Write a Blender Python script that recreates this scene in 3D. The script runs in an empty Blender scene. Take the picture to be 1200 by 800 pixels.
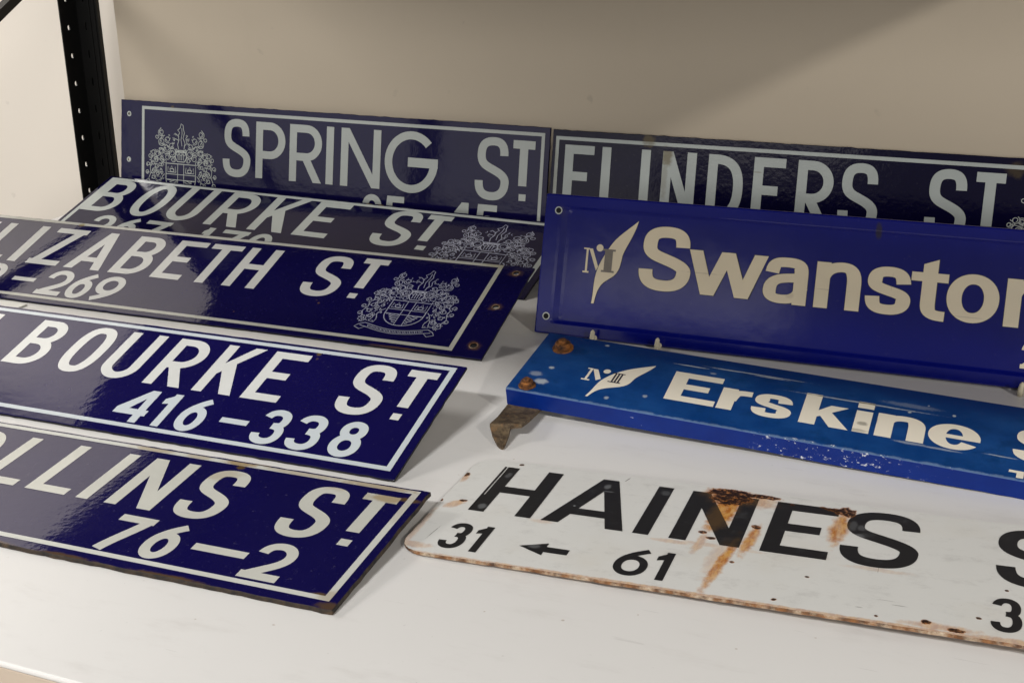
import bpy, bmesh, math, random
from mathutils import Vector, Matrix, Euler
from mathutils.geometry import delaunay_2d_cdt
R = math.radians
random.seed(4)
S = bpy.context.scene
COL = S.collection

# ------------------------------------------------------------------ camera
cam_d = bpy.data.cameras.new('camera')
cam = bpy.data.objects.new('camera', cam_d)
COL.objects.link(cam)
cam.location = (0.72738538, -0.70281421, 0.53353007)
cam.rotation_euler = (1.22392342, 0.01664447, 0.39972858)
cam_d.sensor_width = 36.0
cam_d.lens = 1.54342411 * 1000 / 1200 * 36.0
cam_d.clip_start = 0.02
cam_d.clip_end = 50
S.camera = cam

# ------------------------------------------------------------------ world, lamps, exposure
W = bpy.data.worlds.new('World'); S.world = W; W.use_nodes = True
bg = W.node_tree.nodes['Background']
bg.inputs[0].default_value = (1.0, 0.955, 0.90, 1)
bg.inputs[1].default_value = 0.19
S.view_settings.view_transform = 'Standard'
S.view_settings.look = 'None'
S.view_settings.exposure = 0.0
S.view_settings.gamma = 1.0


def area(name, loc, target, sx, sy, power, color):
    d = bpy.data.lights.new(name, 'AREA')
    d.shape = 'RECTANGLE'; d.size = sx; d.size_y = sy
    d.energy = power; d.color = color
    o = bpy.data.objects.new(name, d); COL.objects.link(o)
    o.location = loc
    v = Vector(target) - Vector(loc)
    o.rotation_euler = v.to_track_quat('-Z', 'Y').to_euler()
    return o


area('ceiling_lamp', (-0.42, -2.15, 2.40), (0.0, 0.2, 0.0), 0.7, 0.22, 68, (1.0, 0.985, 0.96))
area('left_lamp', (-2.3, 0.35, 1.50), (-0.6, 0.6, 0.0), 0.7, 0.7, 40, (1.0, 0.965, 0.92))
area('right_lamp', (2.70, -1.5, 1.48), (0.5, 0.9, 0.1), 0.07, 0.07, 26, (1.0, 0.95, 0.88))
area('front_fill', (2.4, -5.0, 1.35), (0.5, 0.9, 0.1), 1.5, 0.9, 92, (1.0, 0.965, 0.92))  # added fill light, brightens the back panel and upright signs
area('front_glow_panel', (-2.7, -3.2, 0.83), (-2.2, 1.0, 0.4), 3.3, 0.8, 4.6, (1.0, 0.97, 0.95))  # added emitter, gives the upright signs a bright area to reflect
area('small_glow_panel', (-0.60, -3.2, 1.11), (0.0, 1.0, 0.3), 0.9, 0.22, 0.85, (1.0, 0.97, 0.95))  # second added emitter, for the pale reflection on the Swanston sign

# ------------------------------------------------------------------ node helpers
def new_mat(name):
    m = bpy.data.materials.new(name); m.use_nodes = True
    return m, m.node_tree, m.node_tree.nodes['Principled BSDF']


def N(nt, t, **kw):
    n = nt.nodes.new(t)
    for k, v in kw.items():
        if k == 'ins':
            for a, b in v.items(): n.inputs[a].default_value = b
        else: setattr(n, k, v)
    return n


def L(nt, a, b): nt.links.new(a, b)


def coords(nt, scale=(1, 1, 1), loc=(0, 0, 0)):
    t = N(nt, 'ShaderNodeTexCoord')
    mp = N(nt, 'ShaderNodeMapping', ins={'Scale': scale, 'Location': loc})
    L(nt, t.outputs['Object'], mp.inputs['Vector'])
    return mp.outputs['Vector']


def noise(nt, vec, scale, detail=3, rough=0.5):
    n = N(nt, 'ShaderNodeTexNoise', ins={'Scale': scale, 'Detail': detail, 'Roughness': rough})
    L(nt, vec, n.inputs['Vector'])
    return n.outputs['Fac']


def ramp(nt, fac, a, b):
    n = N(nt, 'ShaderNodeMapRange', interpolation_type='SMOOTHSTEP', ins={'From Min': a, 'From Max': b})
    L(nt, fac, n.inputs['Value'])
    return n.outputs['Result']


def math_(nt, op, a, b=None, clamp=False):
    n = N(nt, 'ShaderNodeMath', operation=op, use_clamp=clamp)
    for i, v in enumerate((a, b)):
        if v is None: continue
        if isinstance(v, (int, float)): n.inputs[i].default_value = v
        else: L(nt, v, n.inputs[i])
    return n.outputs[0]


def mix(nt, fac, a, b):
    n = N(nt, 'ShaderNodeMix', data_type='RGBA')
    for i, v in ((0, fac), (6, a), (7, b)):
        if isinstance(v, (int, float)): n.inputs[i].default_value = v
        elif isinstance(v, tuple): n.inputs[i].default_value = v if len(v) == 4 else v + (1,)
        else: L(nt, v, n.inputs[i])
    return n.outputs[2]


def bump(nt, h, strength, dist, prev=None):
    n = N(nt, 'ShaderNodeBump', ins={'Strength': strength, 'Distance': dist})
    L(nt, h, n.inputs['Height'])
    if prev is not None: L(nt, prev, n.inputs['Normal'])
    return n.outputs['Normal']


def spots(nt, lst, wob=0.35, wscale=90.0):
    """mask of irregular blotches: (x, y, rx, ry, strength[, slant]) in metres on the object's own face"""
    t = N(nt, 'ShaderNodeTexCoord')
    sep = N(nt, 'ShaderNodeSeparateXYZ'); L(nt, t.outputs['Object'], sep.inputs[0])
    w1 = math_(nt, 'SUBTRACT', noise(nt, t.outputs['Object'], wscale, 4, 0.65), 0.5)
    tot = None
    for s in lst:
        x, y, rx, ry, st = s[:5]
        sl = s[5] if len(s) > 5 else 0.0
        dy = math_(nt, 'SUBTRACT', sep.outputs[1], y)
        dx = math_(nt, 'SUBTRACT', sep.outputs[0], x)
        if sl: dx = math_(nt, 'SUBTRACT', dx, math_(nt, 'MULTIPLY', dy, sl))
        a = math_(nt, 'POWER', math_(nt, 'ABSOLUTE', math_(nt, 'DIVIDE', dx, rx)), 2.0)
        b = math_(nt, 'POWER', math_(nt, 'ABSOLUTE', math_(nt, 'DIVIDE', dy, ry)), 2.0)
        d = math_(nt, 'SQRT', math_(nt, 'ADD', a, b))
        d = math_(nt, 'ADD', d, math_(nt, 'MULTIPLY', w1, wob * 4))
        m = math_(nt, 'MULTIPLY', ramp(nt, d, 1.15, 0.45), st)
        tot = m if tot is None else math_(nt, 'MAXIMUM', tot, m)
    return tot


# ------------------------------------------------------------------ materials
def enamel(name, col, rough=0.07, peel=0.02, wave=0.25, spec=0.5, chips=None, chipcol=(0.09, 0.05, 0.02), var=0.15, dust=0.0):
    m, nt, p = new_mat(name)
    v = coords(nt)
    n = noise(nt, v, 14, 4)
    c = mix(nt, n, tuple(x * (1 - var) for x in col), tuple(x * (1 + var) for x in col))
    if dust:
        d = ramp(nt, noise(nt, v, 160, 5, 0.7), 0.60, 0.78)
        c = mix(nt, math_(nt, 'MULTIPLY', d, dust), c, (0.22, 0.20, 0.2))
    if chips:
        c = mix(nt, spots(nt, chips), c, chipcol)
    L(nt, c, p.inputs['Base Color'])
    p.inputs['Roughness'].default_value = rough
    p.inputs['Specular IOR Level'].default_value = spec
    rn = math_(nt, 'ADD', math_(nt, 'MULTIPLY', noise(nt, v, 30, 4), 0.06), rough - 0.03, True)
    L(nt, rn, p.inputs['Roughness'])
    b = bump(nt, noise(nt, v, 22, 2), wave, 0.004)
    b = bump(nt, noise(nt, v, 150, 3), peel * 22, 0.00012, b)
    L(nt, b, p.inputs['Normal'])
    return m


M = {}
NAVY = (0.0065, 0.0050, 0.062)
M['navy'] = enamel('navy_enamel', NAVY, 0.06, 0.03, 0.05, dust=0.25)
M['navy_dark'] = enamel('dark_navy_enamel', (0.0045, 0.0035, 0.026), 0.12, 0.14, 0.07, dust=0.2)
M['white'] = enamel('white_enamel', (0.66, 0.67, 0.655), 0.12, 0.04, 0.04, var=0.08)
M['white_pale'] = enamel('pale_blue_white_enamel', (0.56, 0.61, 0.645), 0.12, 0.04, 0.04, var=0.06)
M['white_grey'] = enamel('grey_white_enamel', (0.52, 0.56, 0.54), 0.14, 0.05, 0.05, var=0.1)
M['crest'] = enamel('crest_enamel', (0.40, 0.42, 0.52), 0.15, 0.04, 0.04, var=0.2)


def rust_metal(name, base=(0.075, 0.042, 0.02), dark=(0.012, 0.008, 0.006), orange=(0.26, 0.09, 0.02), lo=0.45, scale=60):
    m, nt, p = new_mat(name)
    v = coords(nt)
    c = mix(nt, ramp(nt, noise(nt, v, scale, 6, 0.7), 0.35, 0.65), dark, base)
    c = mix(nt, ramp(nt, noise(nt, v, scale * 0.7, 6, 0.7), lo, lo + 0.25), c, orange)
    L(nt, c, p.inputs['Base Color'])
    p.inputs['Roughness'].default_value = 0.75
    L(nt, bump(nt, noise(nt, v, scale * 4, 5, 0.7), 0.6, 0.0006), p.inputs['Normal'])
    return m


M['edge_rust'] = rust_metal('worn_steel_edge', (0.05, 0.032, 0.018), (0.006, 0.005, 0.006), (0.14, 0.085, 0.04), 0.52, 80)
M['edge_dark'] = rust_metal('dark_steel_edge', (0.012, 0.010, 0.012), (0.004, 0.003, 0.006), (0.10, 0.06, 0.03), 0.62, 50)
M['edge_orange'] = rust_metal('orange_rust_edge', (0.26, 0.11, 0.035), (0.05, 0.02, 0.01), (0.56, 0.46, 0.34), 0.44, 75)
M['bolt_rust'] = rust_metal('rusted_bolt_steel', (0.16, 0.055, 0.012), (0.03, 0.012, 0.004), (0.36, 0.13, 0.02), 0.45, 160)
M['bracket_rust'] = rust_metal('rusted_bracket_steel', (0.15, 0.105, 0.058), (0.045, 0.028, 0.016), (0.27, 0.13, 0.045), 0.53, 110)


def paint(name, col, rough=0.5, var=0.05, scale=3, bumps=0.05, bscale=300, spec=0.4, marks=0):
    m, nt, p = new_mat(name)
    v = coords(nt)
    c = mix(nt, noise(nt, v, scale, 5, 0.6), tuple(x * (1 - var) for x in col), tuple(min(1, x * (1 + var)) for x in col))
    if marks:
        g = ramp(nt, noise(nt, v, 34, 2, 0.4), 0.735, 0.80)
        c = mix(nt, math_(nt, 'MULTIPLY', g, marks), c, tuple(x * 0.55 for x in col))
        g = ramp(nt, noise(nt, coords(nt, (1, 1, 0.25)), 8, 6, 0.7), 0.52, 0.80)
        c = mix(nt, math_(nt, 'MULTIPLY', g, marks * .35), c, tuple(x * 0.7 for x in col))
    L(nt, c, p.inputs['Base Color'])
    p.inputs['Roughness'].default_value = rough
    p.inputs['Specular IOR Level'].default_value = spec
    L(nt, bump(nt, noise(nt, v, bscale, 4), bumps, 0.001), p.inputs['Normal'])
    return m


M['wall'] = paint('wall_paint', (0.74, 0.69, 0.62), 0.85, 0.04, 1.5, 0.12, 220, 0.2, 0.25)
M['panel'] = paint('panel_paint', (0.665, 0.580, 0.460), 0.7, 0.04, 2, 0.08, 260, 0.2, 0.3)
M['floor'] = paint('floor_vinyl', (0.35, 0.32, 0.29), 0.6, 0.1)
M['black_steel'] = paint('black_powder_coat', (0.006, 0.006, 0.006), 0.38, 0.2, 20, 0.10, 500)
M['deck'] = paint('dark_deck_board', (0.035, 0.030, 0.027), 0.8, 0.25, 12, 0.2)
M['edge_tan'] = paint('tan_board_edge', (0.62, 0.52, 0.42), 0.6, 0.08, 30, 0.1)
M['foam'] = paint('grey_foam', (0.17, 0.165, 0.155), 0.9, 0.1, 40, 0.3, 400)
M['cream'] = paint('cream_wood', (0.72, 0.66, 0.50), 0.5, 0.06, 60, 0.05)
M['patch'] = paint('light_patch_white', (0.86, 0.85, 0.80), 0.6, 0.03, 20)
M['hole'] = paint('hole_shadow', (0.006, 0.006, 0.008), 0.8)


def shelf_mat():
    m, nt, p = new_mat('white_laminate')
    v = coords(nt)
    c = mix(nt, noise(nt, v, 2.2, 5, 0.6), (0.78, 0.765, 0.745), (0.85, 0.84, 0.825))
    sm = ramp(nt, noise(nt, coords(nt, (1, 3.5, 1)), 9, 6, 0.7), 0.52, 0.80)
    c = mix(nt, math_(nt, 'MULTIPLY', sm, 0.30), c, (0.55, 0.52, 0.49))
    sp = ramp(nt, noise(nt, v, 190, 2, 0.5), 0.735, 0.78)
    c = mix(nt, math_(nt, 'MULTIPLY', sp, 0.25), c, (0.30, 0.28, 0.25))
    sc = ramp(nt, noise(nt, coords(nt, (1.0, 14, 1), (2, 5, 0)), 16, 2, 0.5), 0.735, 0.76)
    c = mix(nt, math_(nt, 'MULTIPLY', sc, 0.22), c, (0.45, 0.43, 0.41))
    rc = spots(nt, [(.42, .10, .0016, .0012, .8), (.47, .128, .001, .001, .7), (.55, .11, .0014, .001, .7), (.36, .09, .0009, .0009, .7), (.30, .345, .002, .0015, .6), (.275, .35, .001, .001, .7), (.24, .30, .001, .001, .5), (.60, .145, .0012, .0008, .7), (.22, .015, .0015, .0012, .6), (.16, .0, .001, .001, .6), (.40, -.02, .0022, .0016, .5)], .4, 400)
    c = mix(nt, math_(nt, 'MULTIPLY', rc, 0.6), c, (0.28, 0.18, 0.10))
    L(nt, c, p.inputs['Base Color'])
    r = math_(nt, 'ADD', math_(nt, 'MULTIPLY', noise(nt, v, 6, 5), 0.18), 0.28)
    L(nt, r, p.inputs['Roughness'])
    p.inputs['Specular IOR Level'].default_value = 0.4
    L(nt, bump(nt, noise(nt, v, 420, 3), 0.12, 0.0003), p.inputs['Normal'])
    return m


M['shelf'] = shelf_mat()


def plain(name, col, rough=0.5):
    m, nt, p = new_mat(name)
    p.inputs['Base Color'].default_value = col + (1,)
    p.inputs['Roughness'].default_value = rough
    return m


# ------------------------------------------------------------------ object helpers
def tag(o, label=None, cat=None, group=None, kind=None):
    if label: o['label'] = label
    if cat: o['category'] = cat
    if group: o['group'] = group
    if kind: o['kind'] = kind
    return o


def empty(name, mw, label, cat, group=None):
    o = bpy.data.objects.new(name, None); COL.objects.link(o)
    o.matrix_world = mw
    o.empty_display_size = 0.05
    return tag(o, label, cat, group)


def mesh_obj(name, verts, faces, mats, parent=None, midx=None, smooth=False):
    me = bpy.data.meshes.new(name)
    me.from_pydata(verts, [], faces)
    for m in (mats if isinstance(mats, (list, tuple)) else [mats]): me.materials.append(m)
    if midx:
        for p, i in zip(me.polygons, midx): p.material_index = i
    if smooth:
        for p in me.polygons: p.use_smooth = True
    me.update()
    o = bpy.data.objects.new(name, me); COL.objects.link(o)
    if parent is not None: o.parent = parent
    return o


def bm_obj(name, bm, mats, parent=None):
    bmesh.ops.recalc_face_normals(bm, faces=bm.faces)
    me = bpy.data.meshes.new(name); bm.to_mesh(me); bm.free()
    for m in (mats if isinstance(mats, (list, tuple)) else [mats]): me.materials.append(m)
    o = bpy.data.objects.new(name, me); COL.objects.link(o)
    if parent is not None: o.parent = parent
    return o


def add_box(bm, lo, hi, bevel=0.0, mw=None):
    c = [(lo[i] + hi[i]) / 2 for i in range(3)]
    s = [hi[i] - lo[i] for i in range(3)]
    mat = Matrix.Translation(c) @ Matrix.Diagonal(s + [1])
    g = bmesh.ops.create_cube(bm, size=1, matrix=(mw @ mat) if mw else mat)
    if bevel:
        es = list({e for v in g['verts'] for e in v.link_edges})
        bmesh.ops.bevel(bm, geom=es, offset=bevel, segments=2, affect='EDGES', profile=0.5)


def box_obj(name, lo, hi, mat, parent=None, bevel=0.0):
    bm = bmesh.new(); add_box(bm, lo, hi, bevel)
    return bm_obj(name, bm, mat, parent)


def cdt_union(polys, holes=(), grid=None):
    """union of many (convex) polygons into one flat triangle sheet, minus holes"""
    vs, fs = [], []
    for p in polys:
        a = sum(p[i][0] * p[(i + 1) % len(p)][1] - p[(i + 1) % len(p)][0] * p[i][1] for i in range(len(p)))
        if abs(a) < 1e-6: continue
        if a < 0: p = p[::-1]
        b = len(vs); vs += [Vector(q) for q in p]; fs.append(list(range(b, b + len(p))))
    es = []
    for p in holes:
        b = len(vs); vs += [Vector(q) for q in p]
        es += [(b + i, b + (i + 1) % len(p)) for i in range(len(p))]
    for q in (grid or ()): vs.append(Vector(q))
    r = delaunay_2d_cdt(vs, es, fs, 1, 1e-4)
    ov, of, orig = r[0], r[2], r[5]
    out = []
    for f, og in zip(of, orig):
        if not og: continue
        c = sum((ov[i] for i in f), Vector((0, 0))) / len(f)
        if any((c - hc).length < hr for hc, hr in [(sum((Vector(q) for q in p), Vector((0, 0))) / len(p), (Vector(p[0]) - sum((Vector(q) for q in p), Vector((0, 0))) / len(p)).length) for p in holes]):
            continue
        out.append(list(f))
    return ov, out


def flat(name, polys, z, mat, parent, warp=None):
    """polygons in millimetres on the sign face -> one thin sheet z mm proud of it"""
    v, f = cdt_union(polys)
    used = sorted({i for t in f for i in t}); mp = {i: k for k, i in enumerate(used)}
    vv = [(v[i].x / 1000, v[i].y / 1000, (z + (warp(v[i].x, v[i].y) if warp else 0)) / 1000) for i in used]
    ff = []
    for t in f:
        a, b, c = v[t[0]], v[t[1]], v[t[2]]
        if (b - a).cross(c - a) < 0: t = t[::-1]
        ff.append([mp[i] for i in t])
    return mesh_obj(name, vv, ff, mat, parent)


# ------------------------------------------------------------------ lettering: stroke glyphs (all in millimetres)
def bez(p0, p1, p2, p3, n=10):
    out = []
    for i in range(1, n + 1):
        t = i / n; s = 1 - t
        out.append((s**3 * p0[0] + 3 * s * s * t * p1[0] + 3 * s * t * t * p2[0] + t**3 * p3[0],
                    s**3 * p0[1] + 3 * s * s * t * p1[1] + 3 * s * t * t * p2[1] + t**3 * p3[1]))
    return out


def path(start, *segs, n=10):
    """segs: point (line) or triple of points (bezier)"""
    pts = [start]
    for s in segs:
        if isinstance(s[0], (tuple, list)): pts += bez(pts[-1], s[0], s[1], s[2], n)
        else: pts.append(tuple(s))
    return pts


def ribbon(pts, wx, wy=None, closed=False, taper=None):
    """widen a centre line into quads; wx is the width of upright strokes, wy of level ones"""
    wy = wy or wx
    n = len(pts); L_, R_ = [], []
    for i in range(n):
        if closed: a, b = pts[(i - 1) % n], pts[(i + 1) % n]
        else: a, b = pts[max(i - 1, 0)], pts[min(i + 1, n - 1)]
        dx, dy = b[0] - a[0], b[1] - a[1]
        l = math.hypot(dx, dy) or 1
        nx, ny = -dy / l, dx / l
        ox, oy = nx * wx / 2, ny * wy / 2
        k = taper(i / (n - 1)) if taper else 1
        L_.append((pts[i][0] + ox * k, pts[i][1] + oy * k)); R_.append((pts[i][0] - ox * k, pts[i][1] - oy * k))
    q = []
    for i in range(n if closed else n - 1):
        j = (i + 1) % n
        q.append([L_[i], R_[i], R_[j]]); q.append([L_[i], R_[j], L_[j]])
    return q


def rect(x0, y0, x1, y1): return [[(x0, y0), (x1, y0), (x1, y1), (x0, y1)]]


def oval(cx, cy, rx, ry, e=2.0, n=44, a0=0, a1=360):
    out = []
    closed = abs(a1 - a0) >= 360
    m = n if closed else n + 1
    for i in range(m):
        t = R(a0 + (a1 - a0) * i / n)
        c, s = math.cos(t), math.sin(t)
        out.append((cx + rx * math.copysign(abs(c) ** (2 / e), c), cy + ry * math.copysign(abs(s) ** (2 / e), s)))
    return out


def para(xb, xt, w, y0, y1, wt=None):
    """slanting stroke with level ends: left edge runs from xb at the foot to xt at the top"""
    wt = wt if wt is not None else w
    return [[(xb, y0), (xb + w, y0), (xt + wt, y1), (xt, y1)]]


def glyph(ch, x0, x1, y0, y1, wx, wy, e=2.2, st=1):
    hx, hy = wx / 2, wy / 2
    X0, X1, Y0, Y1 = x0 + hx, x1 - hx, y0 + hy, y1 - hy
    w, h = x1 - x0, y1 - y0; xm, ym = (x0 + x1) / 2, (y0 + y1) / 2
    k = 0.56
    P = []
    if ch in 'I|': P += rect(x0, y0, x1, y1)
    elif ch == '-': P += rect(x0, y0, x1, y1)
    elif ch == '.': P += rect(x0, y0, x1, y1)
    elif ch == 'L': P += rect(x0, y0, x0 + wx, y1) + rect(x0, y0, x1, y0 + wy)
    elif ch in 'EF':
        P += rect(x0, y0, x0 + wx, y1) + rect(x0, y1 - wy, x1, y1)
        if ch == 'E': P += rect(x0, y0, x1, y0 + wy)
        m = ym + 0.01 * h
        P += rect(x0, m - hy, x0 + w * 0.80, m + hy)
    elif ch == 'T': P += rect(x0, y1 - wy, x1, y1) + rect(xm - hx, y0, xm + hx, y1)
    elif ch == 'H': P += rect(x0, y0, x0 + wx, y1) + rect(x1 - wx, y0, x1, y1) + rect(x0, ym - hy + 0.02 * h, x1, ym + hy + 0.02 * h)
    elif ch == 'N':
        P += rect(x0, y0, x0 + wx, y1) + rect(x1 - wx, y0, x1, y1) + para(x1 - wx * 1.10, x0, wx * 1.10, y0, y1)
    elif ch == 'Z':
        P += rect(x0, y0, x1, y0 + wy) + rect(x0, y1 - wy, x1, y1) + para(x0, x1 - wx * 1.15, wx * 1.15, y0, y1)
    elif ch == 'A':
        tw = wx * 1.02; s = wx * 1.08
        P += para(x0, xm - tw / 2, s, y0, y1, tw) + para(x1 - s, xm - tw / 2, s, y0, y1, tw)
        yb = y0 + 0.26 * h
        f = (yb - y0) / h
        P += rect(x0 + (xm - x0) * f + 2, yb - hy * .9, x1 - (x1 - xm) * f - 2, yb + hy * .9)
    elif ch == 'K':
        P += rect(x0, y0, x0 + wx, y1)
        d = wx * 1.12
        jx = x0 + wx * 0.6
        P += [[(jx, y0 + .30 * h), (jx, y0 + .52 * h), (x1 - d, y1), (x1, y1)]]
        P += [[(x0 + w * .30, y0 + .50 * h), (x0 + w * .52, y0 + .68 * h), (x1, y0), (x1 - d, y0)]]
    elif ch in 'PR':
        yj = y0 + (0.44 if ch == 'R' else 0.42) * h
        r = (Y1 - yj) / 2
        P += rect(x0, y0, x0 + wx, y1)
        xs = X1 - min(r, (X1 - X0) * .62)
        P += ribbon(path((x0, Y1), (xs, Y1), ((xs + (X1 - xs) * k, Y1), (X1, yj + r + r * k), (X1, yj + r)), ((X1, yj + r - r * k), (xs + (X1 - xs) * k, yj), (xs, yj)), (x0, yj)), wx, wy)
        if ch == 'R': P += para(x1 - wx * 1.15, xs - wx * .72, wx * 1.15, y0, yj)
    elif ch == 'B':
        yj = y0 + 0.53 * h
        P += rect(x0, y0, x0 + wx, y1)
        for (ya, yb, xr) in ((yj, Y1, X1 - w * .045), (Y0, yj, X1)):
            r = (yb - ya) / 2; xs = xr - min(r, (xr - X0) * .6)
            P += ribbon(path((x0, yb), (xs, yb), ((xs + (xr - xs) * k, yb), (xr, ya + r + r * k), (xr, ya + r)), ((xr, ya + r - r * k), (xs + (xr - xs) * k, ya), (xs, ya)), (x0, ya)), wx, wy)
    elif ch == 'D':
        P += rect(x0, y0, x0 + wx, y1)
        r = (Y1 - Y0) / 2; xs = X0 + (X1 - X0) * .12
        P += ribbon(path((x0, Y1), (xs, Y1), ((xs + (X1 - xs) * .75, Y1), (X1, ym + r * .65), (X1, ym)), ((X1, ym - r * .65), (xs + (X1 - xs) * .75, Y0), (xs, Y0)), (x0, Y0), n=14), wx, wy)
    elif ch in 'O0': P += ribbon(oval(xm, ym, (X1 - X0) / 2, (Y1 - Y0) / 2, e), wx, wy, True)
    elif ch == 'U':
        r = min((X1 - X0) / 2, h * .4)
        P += ribbon(path((X0, y1), (X0, Y0 + r), ((X0, Y0 + r * (1 - k)), (xm - (xm - X0) * (1 - k), Y0), (xm, Y0)), ((xm + (X1 - xm) * k, Y0), (X1, Y0 + r * (1 - k)), (X1, Y0 + r)), (X1, y1), n=12), wx, wy)
    elif ch == 'G':
        rx, ry = (X1 - X0) / 2, (Y1 - Y0) / 2
        P += ribbon(oval(xm, ym, rx, ry, 2.0, 60, 42, 352), wx, wy)
        P += rect(xm - w * .06, ym - wy * .58, x1, ym + wy * .58)
    elif ch == 'S':
        i = w * .05 * st
        ta, tb = Y1 - .22 * h, Y0 + .24 * h
        P += ribbon(path((X1 - i, ta), ((X1 - i, ta + .15 * h), (xm + .26 * w, Y1), (xm + .02 * w, Y1)),
                         ((xm - .27 * w, Y1), (X0 + i, Y1 - .09 * h), (X0 + i, Y1 - .22 * h)),
                         ((X0 + i, ym + .06 * h), (xm - .16 * w, ym + .04 * h), (xm + .02 * w, ym - .01 * h)),
                         ((xm + .26 * w, ym - .07 * h), (X1, ym - .12 * h), (X1, Y0 + .235 * h)),
                         ((X1, Y0 + .08 * h), (xm + .24 * w, Y0), (xm - .01 * w, Y0)),
                         ((xm - .30 * w, Y0), (X0, Y0 + .09 * h), (X0, tb)), n=14), wx, wy)
    elif ch == '1':
        P += rect(x1 - wx, y0, x1, y1)
        P += [[(x0, y1 - .20 * h), (x0, y1 - .20 * h + wy * .1), (x1 - wx * .5, y1), (x1 - wx * .2, y1 - wy * 1.6), (x0, y1 - .20 * h - wy * .8)]] if w > wx * 1.3 else []
    elif ch == '7':
        P += rect(x0, y1 - wy, x1, y1)
        P += ribbon(path((x1 - wx * .55, y1 - wy * .3), ((x1 - .30 * w, y1 - .38 * h), (x0 + .42 * w, y0 + .35 * h), (x0 + .26 * w, y0)), n=12), wx * 1.12, wy)
    elif ch == '2':
        r = (X1 - X0) / 2; ry = min(r, .29 * h)
        P += ribbon(path((X0, Y1 - ry * .95), ((X0 + .02 * w, Y1 - ry * .30), (xm - r * k, Y1), (xm, Y1)), ((xm + r * k, Y1), (X1, Y1 - ry * .45), (X1, Y1 - ry)),
                         ((X1, Y1 - ry - .22 * h), (xm + .05 * w, y0 + .34 * h), (x0 + hx * 1.2, y0 + wy * .55)), n=12), wx, wy)
        P += rect(x0, y0, x1, y0 + wy)
    elif ch == '3':
        r = (X1 - X0) / 2; yj = ym + .03 * h
        P += ribbon(path((X0 + .03 * w, Y1 - .16 * h), ((X0 + .08 * w, Y1 - .04 * h), (xm - r * .4, Y1), (xm, Y1)), ((xm + r * k, Y1), (X1 - .04 * w, Y1 - .08 * h), (X1 - .04 * w, Y1 - .2 * h)),
                         ((X1 - .04 * w, yj + .06 * h), (xm + .26 * w, yj), (xm - .02 * w, yj)), n=10), wx, wy)
        P += ribbon(path((xm - .02 * w, yj), ((xm + .30 * w, yj), (X1, yj - .10 * h), (X1, Y0 + .23 * h)), ((X1, Y0 + .09 * h), (xm + r * k, Y0), (xm, Y0)),
                         ((xm - r * .6, Y0), (X0, Y0 + .06 * h), (X0, Y0 + .20 * h)), n=10), wx, wy)
    elif ch == '4':
        xs = x0 + .66 * w
        P += rect(xs, y0, xs + wx, y1) + rect(x0, y0 + .22 * h, x1, y0 + .22 * h + wy)
        P += [[(x0, y0 + .22 * h + wy), (x0 + wx * 1.0, y0 + .22 * h), (xs + wx * .9, y1), (xs - wx * .1, y1)]]
    elif ch == '5':
        P += rect(x0 + .1 * w, y1 - wy, x1 - .04 * w, y1)
        P += para(x0 + .03 * w, x0 + .1 * w, wx, y0 + .47 * h, y1)
        P += ribbon(path((X0, ym - .02 * h), ((X0 + .2 * w, ym + .12 * h), (X1, ym + .14 * h), (X1, Y0 + .28 * h)), ((X1, Y0 + .1 * h), (xm + .2 * w, Y0), (xm, Y0)), ((xm - .25 * w, Y0), (X0, Y0 + .05 * h), (X0, Y0 + .17 * h)), n=10), wx, wy)
    elif ch in '69':
        rb = .30 * h
        ell = oval(xm, Y0 + rb - hy * .2, (X1 - X0) / 2, rb - hy * .2, 2.1, 36)
        tail = path((X0, Y0 + rb), ((X0, Y0 + rb + .26 * h), (xm + .02 * w, Y1 - .10 * h), (x1 - hx * 1.3, Y1 + hy * .2)), n=12)
        q = ribbon(ell, wx, wy, True) + ribbon(tail, wx, wy * .95)
        if ch == '9': q = [[(x0 + x1 - a, y0 + y1 - b) for a, b in p] for p in q]
        P += q
    elif ch == '8':
        yj = ym + .05 * h
        P += ribbon(oval(xm, (Y0 + yj) / 2, (X1 - X0) / 2, (yj - Y0) / 2, 2.1, 36), wx, wy, True)
        P += ribbon(oval(xm, (Y1 + yj) / 2, (X1 - X0) / 2 - .06 * w, (Y1 - yj) / 2, 2.1, 36), wx, wy, True)
    # grotesque lower case
    elif ch == 'w':
        s = wx * 1.02; q = w * .5
        a = [(x0, x0 + w * .185), (x0 + w * .415, x0 + w * .185), (x0 + w * .415, x0 + w * .62), (x1 - s, x0 + w * .62)]
        for xt, xb in a: P += para(xb, xt, s, y0, y1)
    elif ch == 'a':
        P += ribbon(path((X0 + .03 * w, y0 + .66 * h), ((X0 + .06 * w, y0 + .88 * h), (xm - .22 * w, Y1), (xm + .02 * w, Y1)), ((xm + .30 * w, Y1), (X1 - .02 * w, Y1 - .05 * h), (X1 - .02 * w, Y1 - .28 * h)), (X1 - .02 * w, y0), n=12), wx, wy)
        P += ribbon(path((X1, y0 + .60 * h), ((X1 - .25 * w, y0 + .54 * h), (X0, y0 + .62 * h), (X0, y0 + .28 * h)), ((X0, y0 + .12 * h), (X0 + .14 * w, Y0), (X0 + .28 * w, Y0)), ((X0 + .48 * w, Y0), (X1 - .04 * w, y0 + .16 * h), (X1, y0 + .38 * h)), n=12), wx * .95, wy * .92)
    elif ch == 'n':
        P += rect(x0, y0, x0 + wx, y1 - .02 * h)
        P += ribbon(path((X0, y1 - .36 * h), ((X0 + .05 * w, Y1 - .06 * h), (xm - .08 * w, Y1), (xm + .08 * w, Y1)), ((X1 - .08 * w, Y1), (X1, Y1 - .10 * h), (X1, Y1 - .34 * h)), (X1, y0), n=12), wx, wy)
    elif ch == 's':
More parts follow.
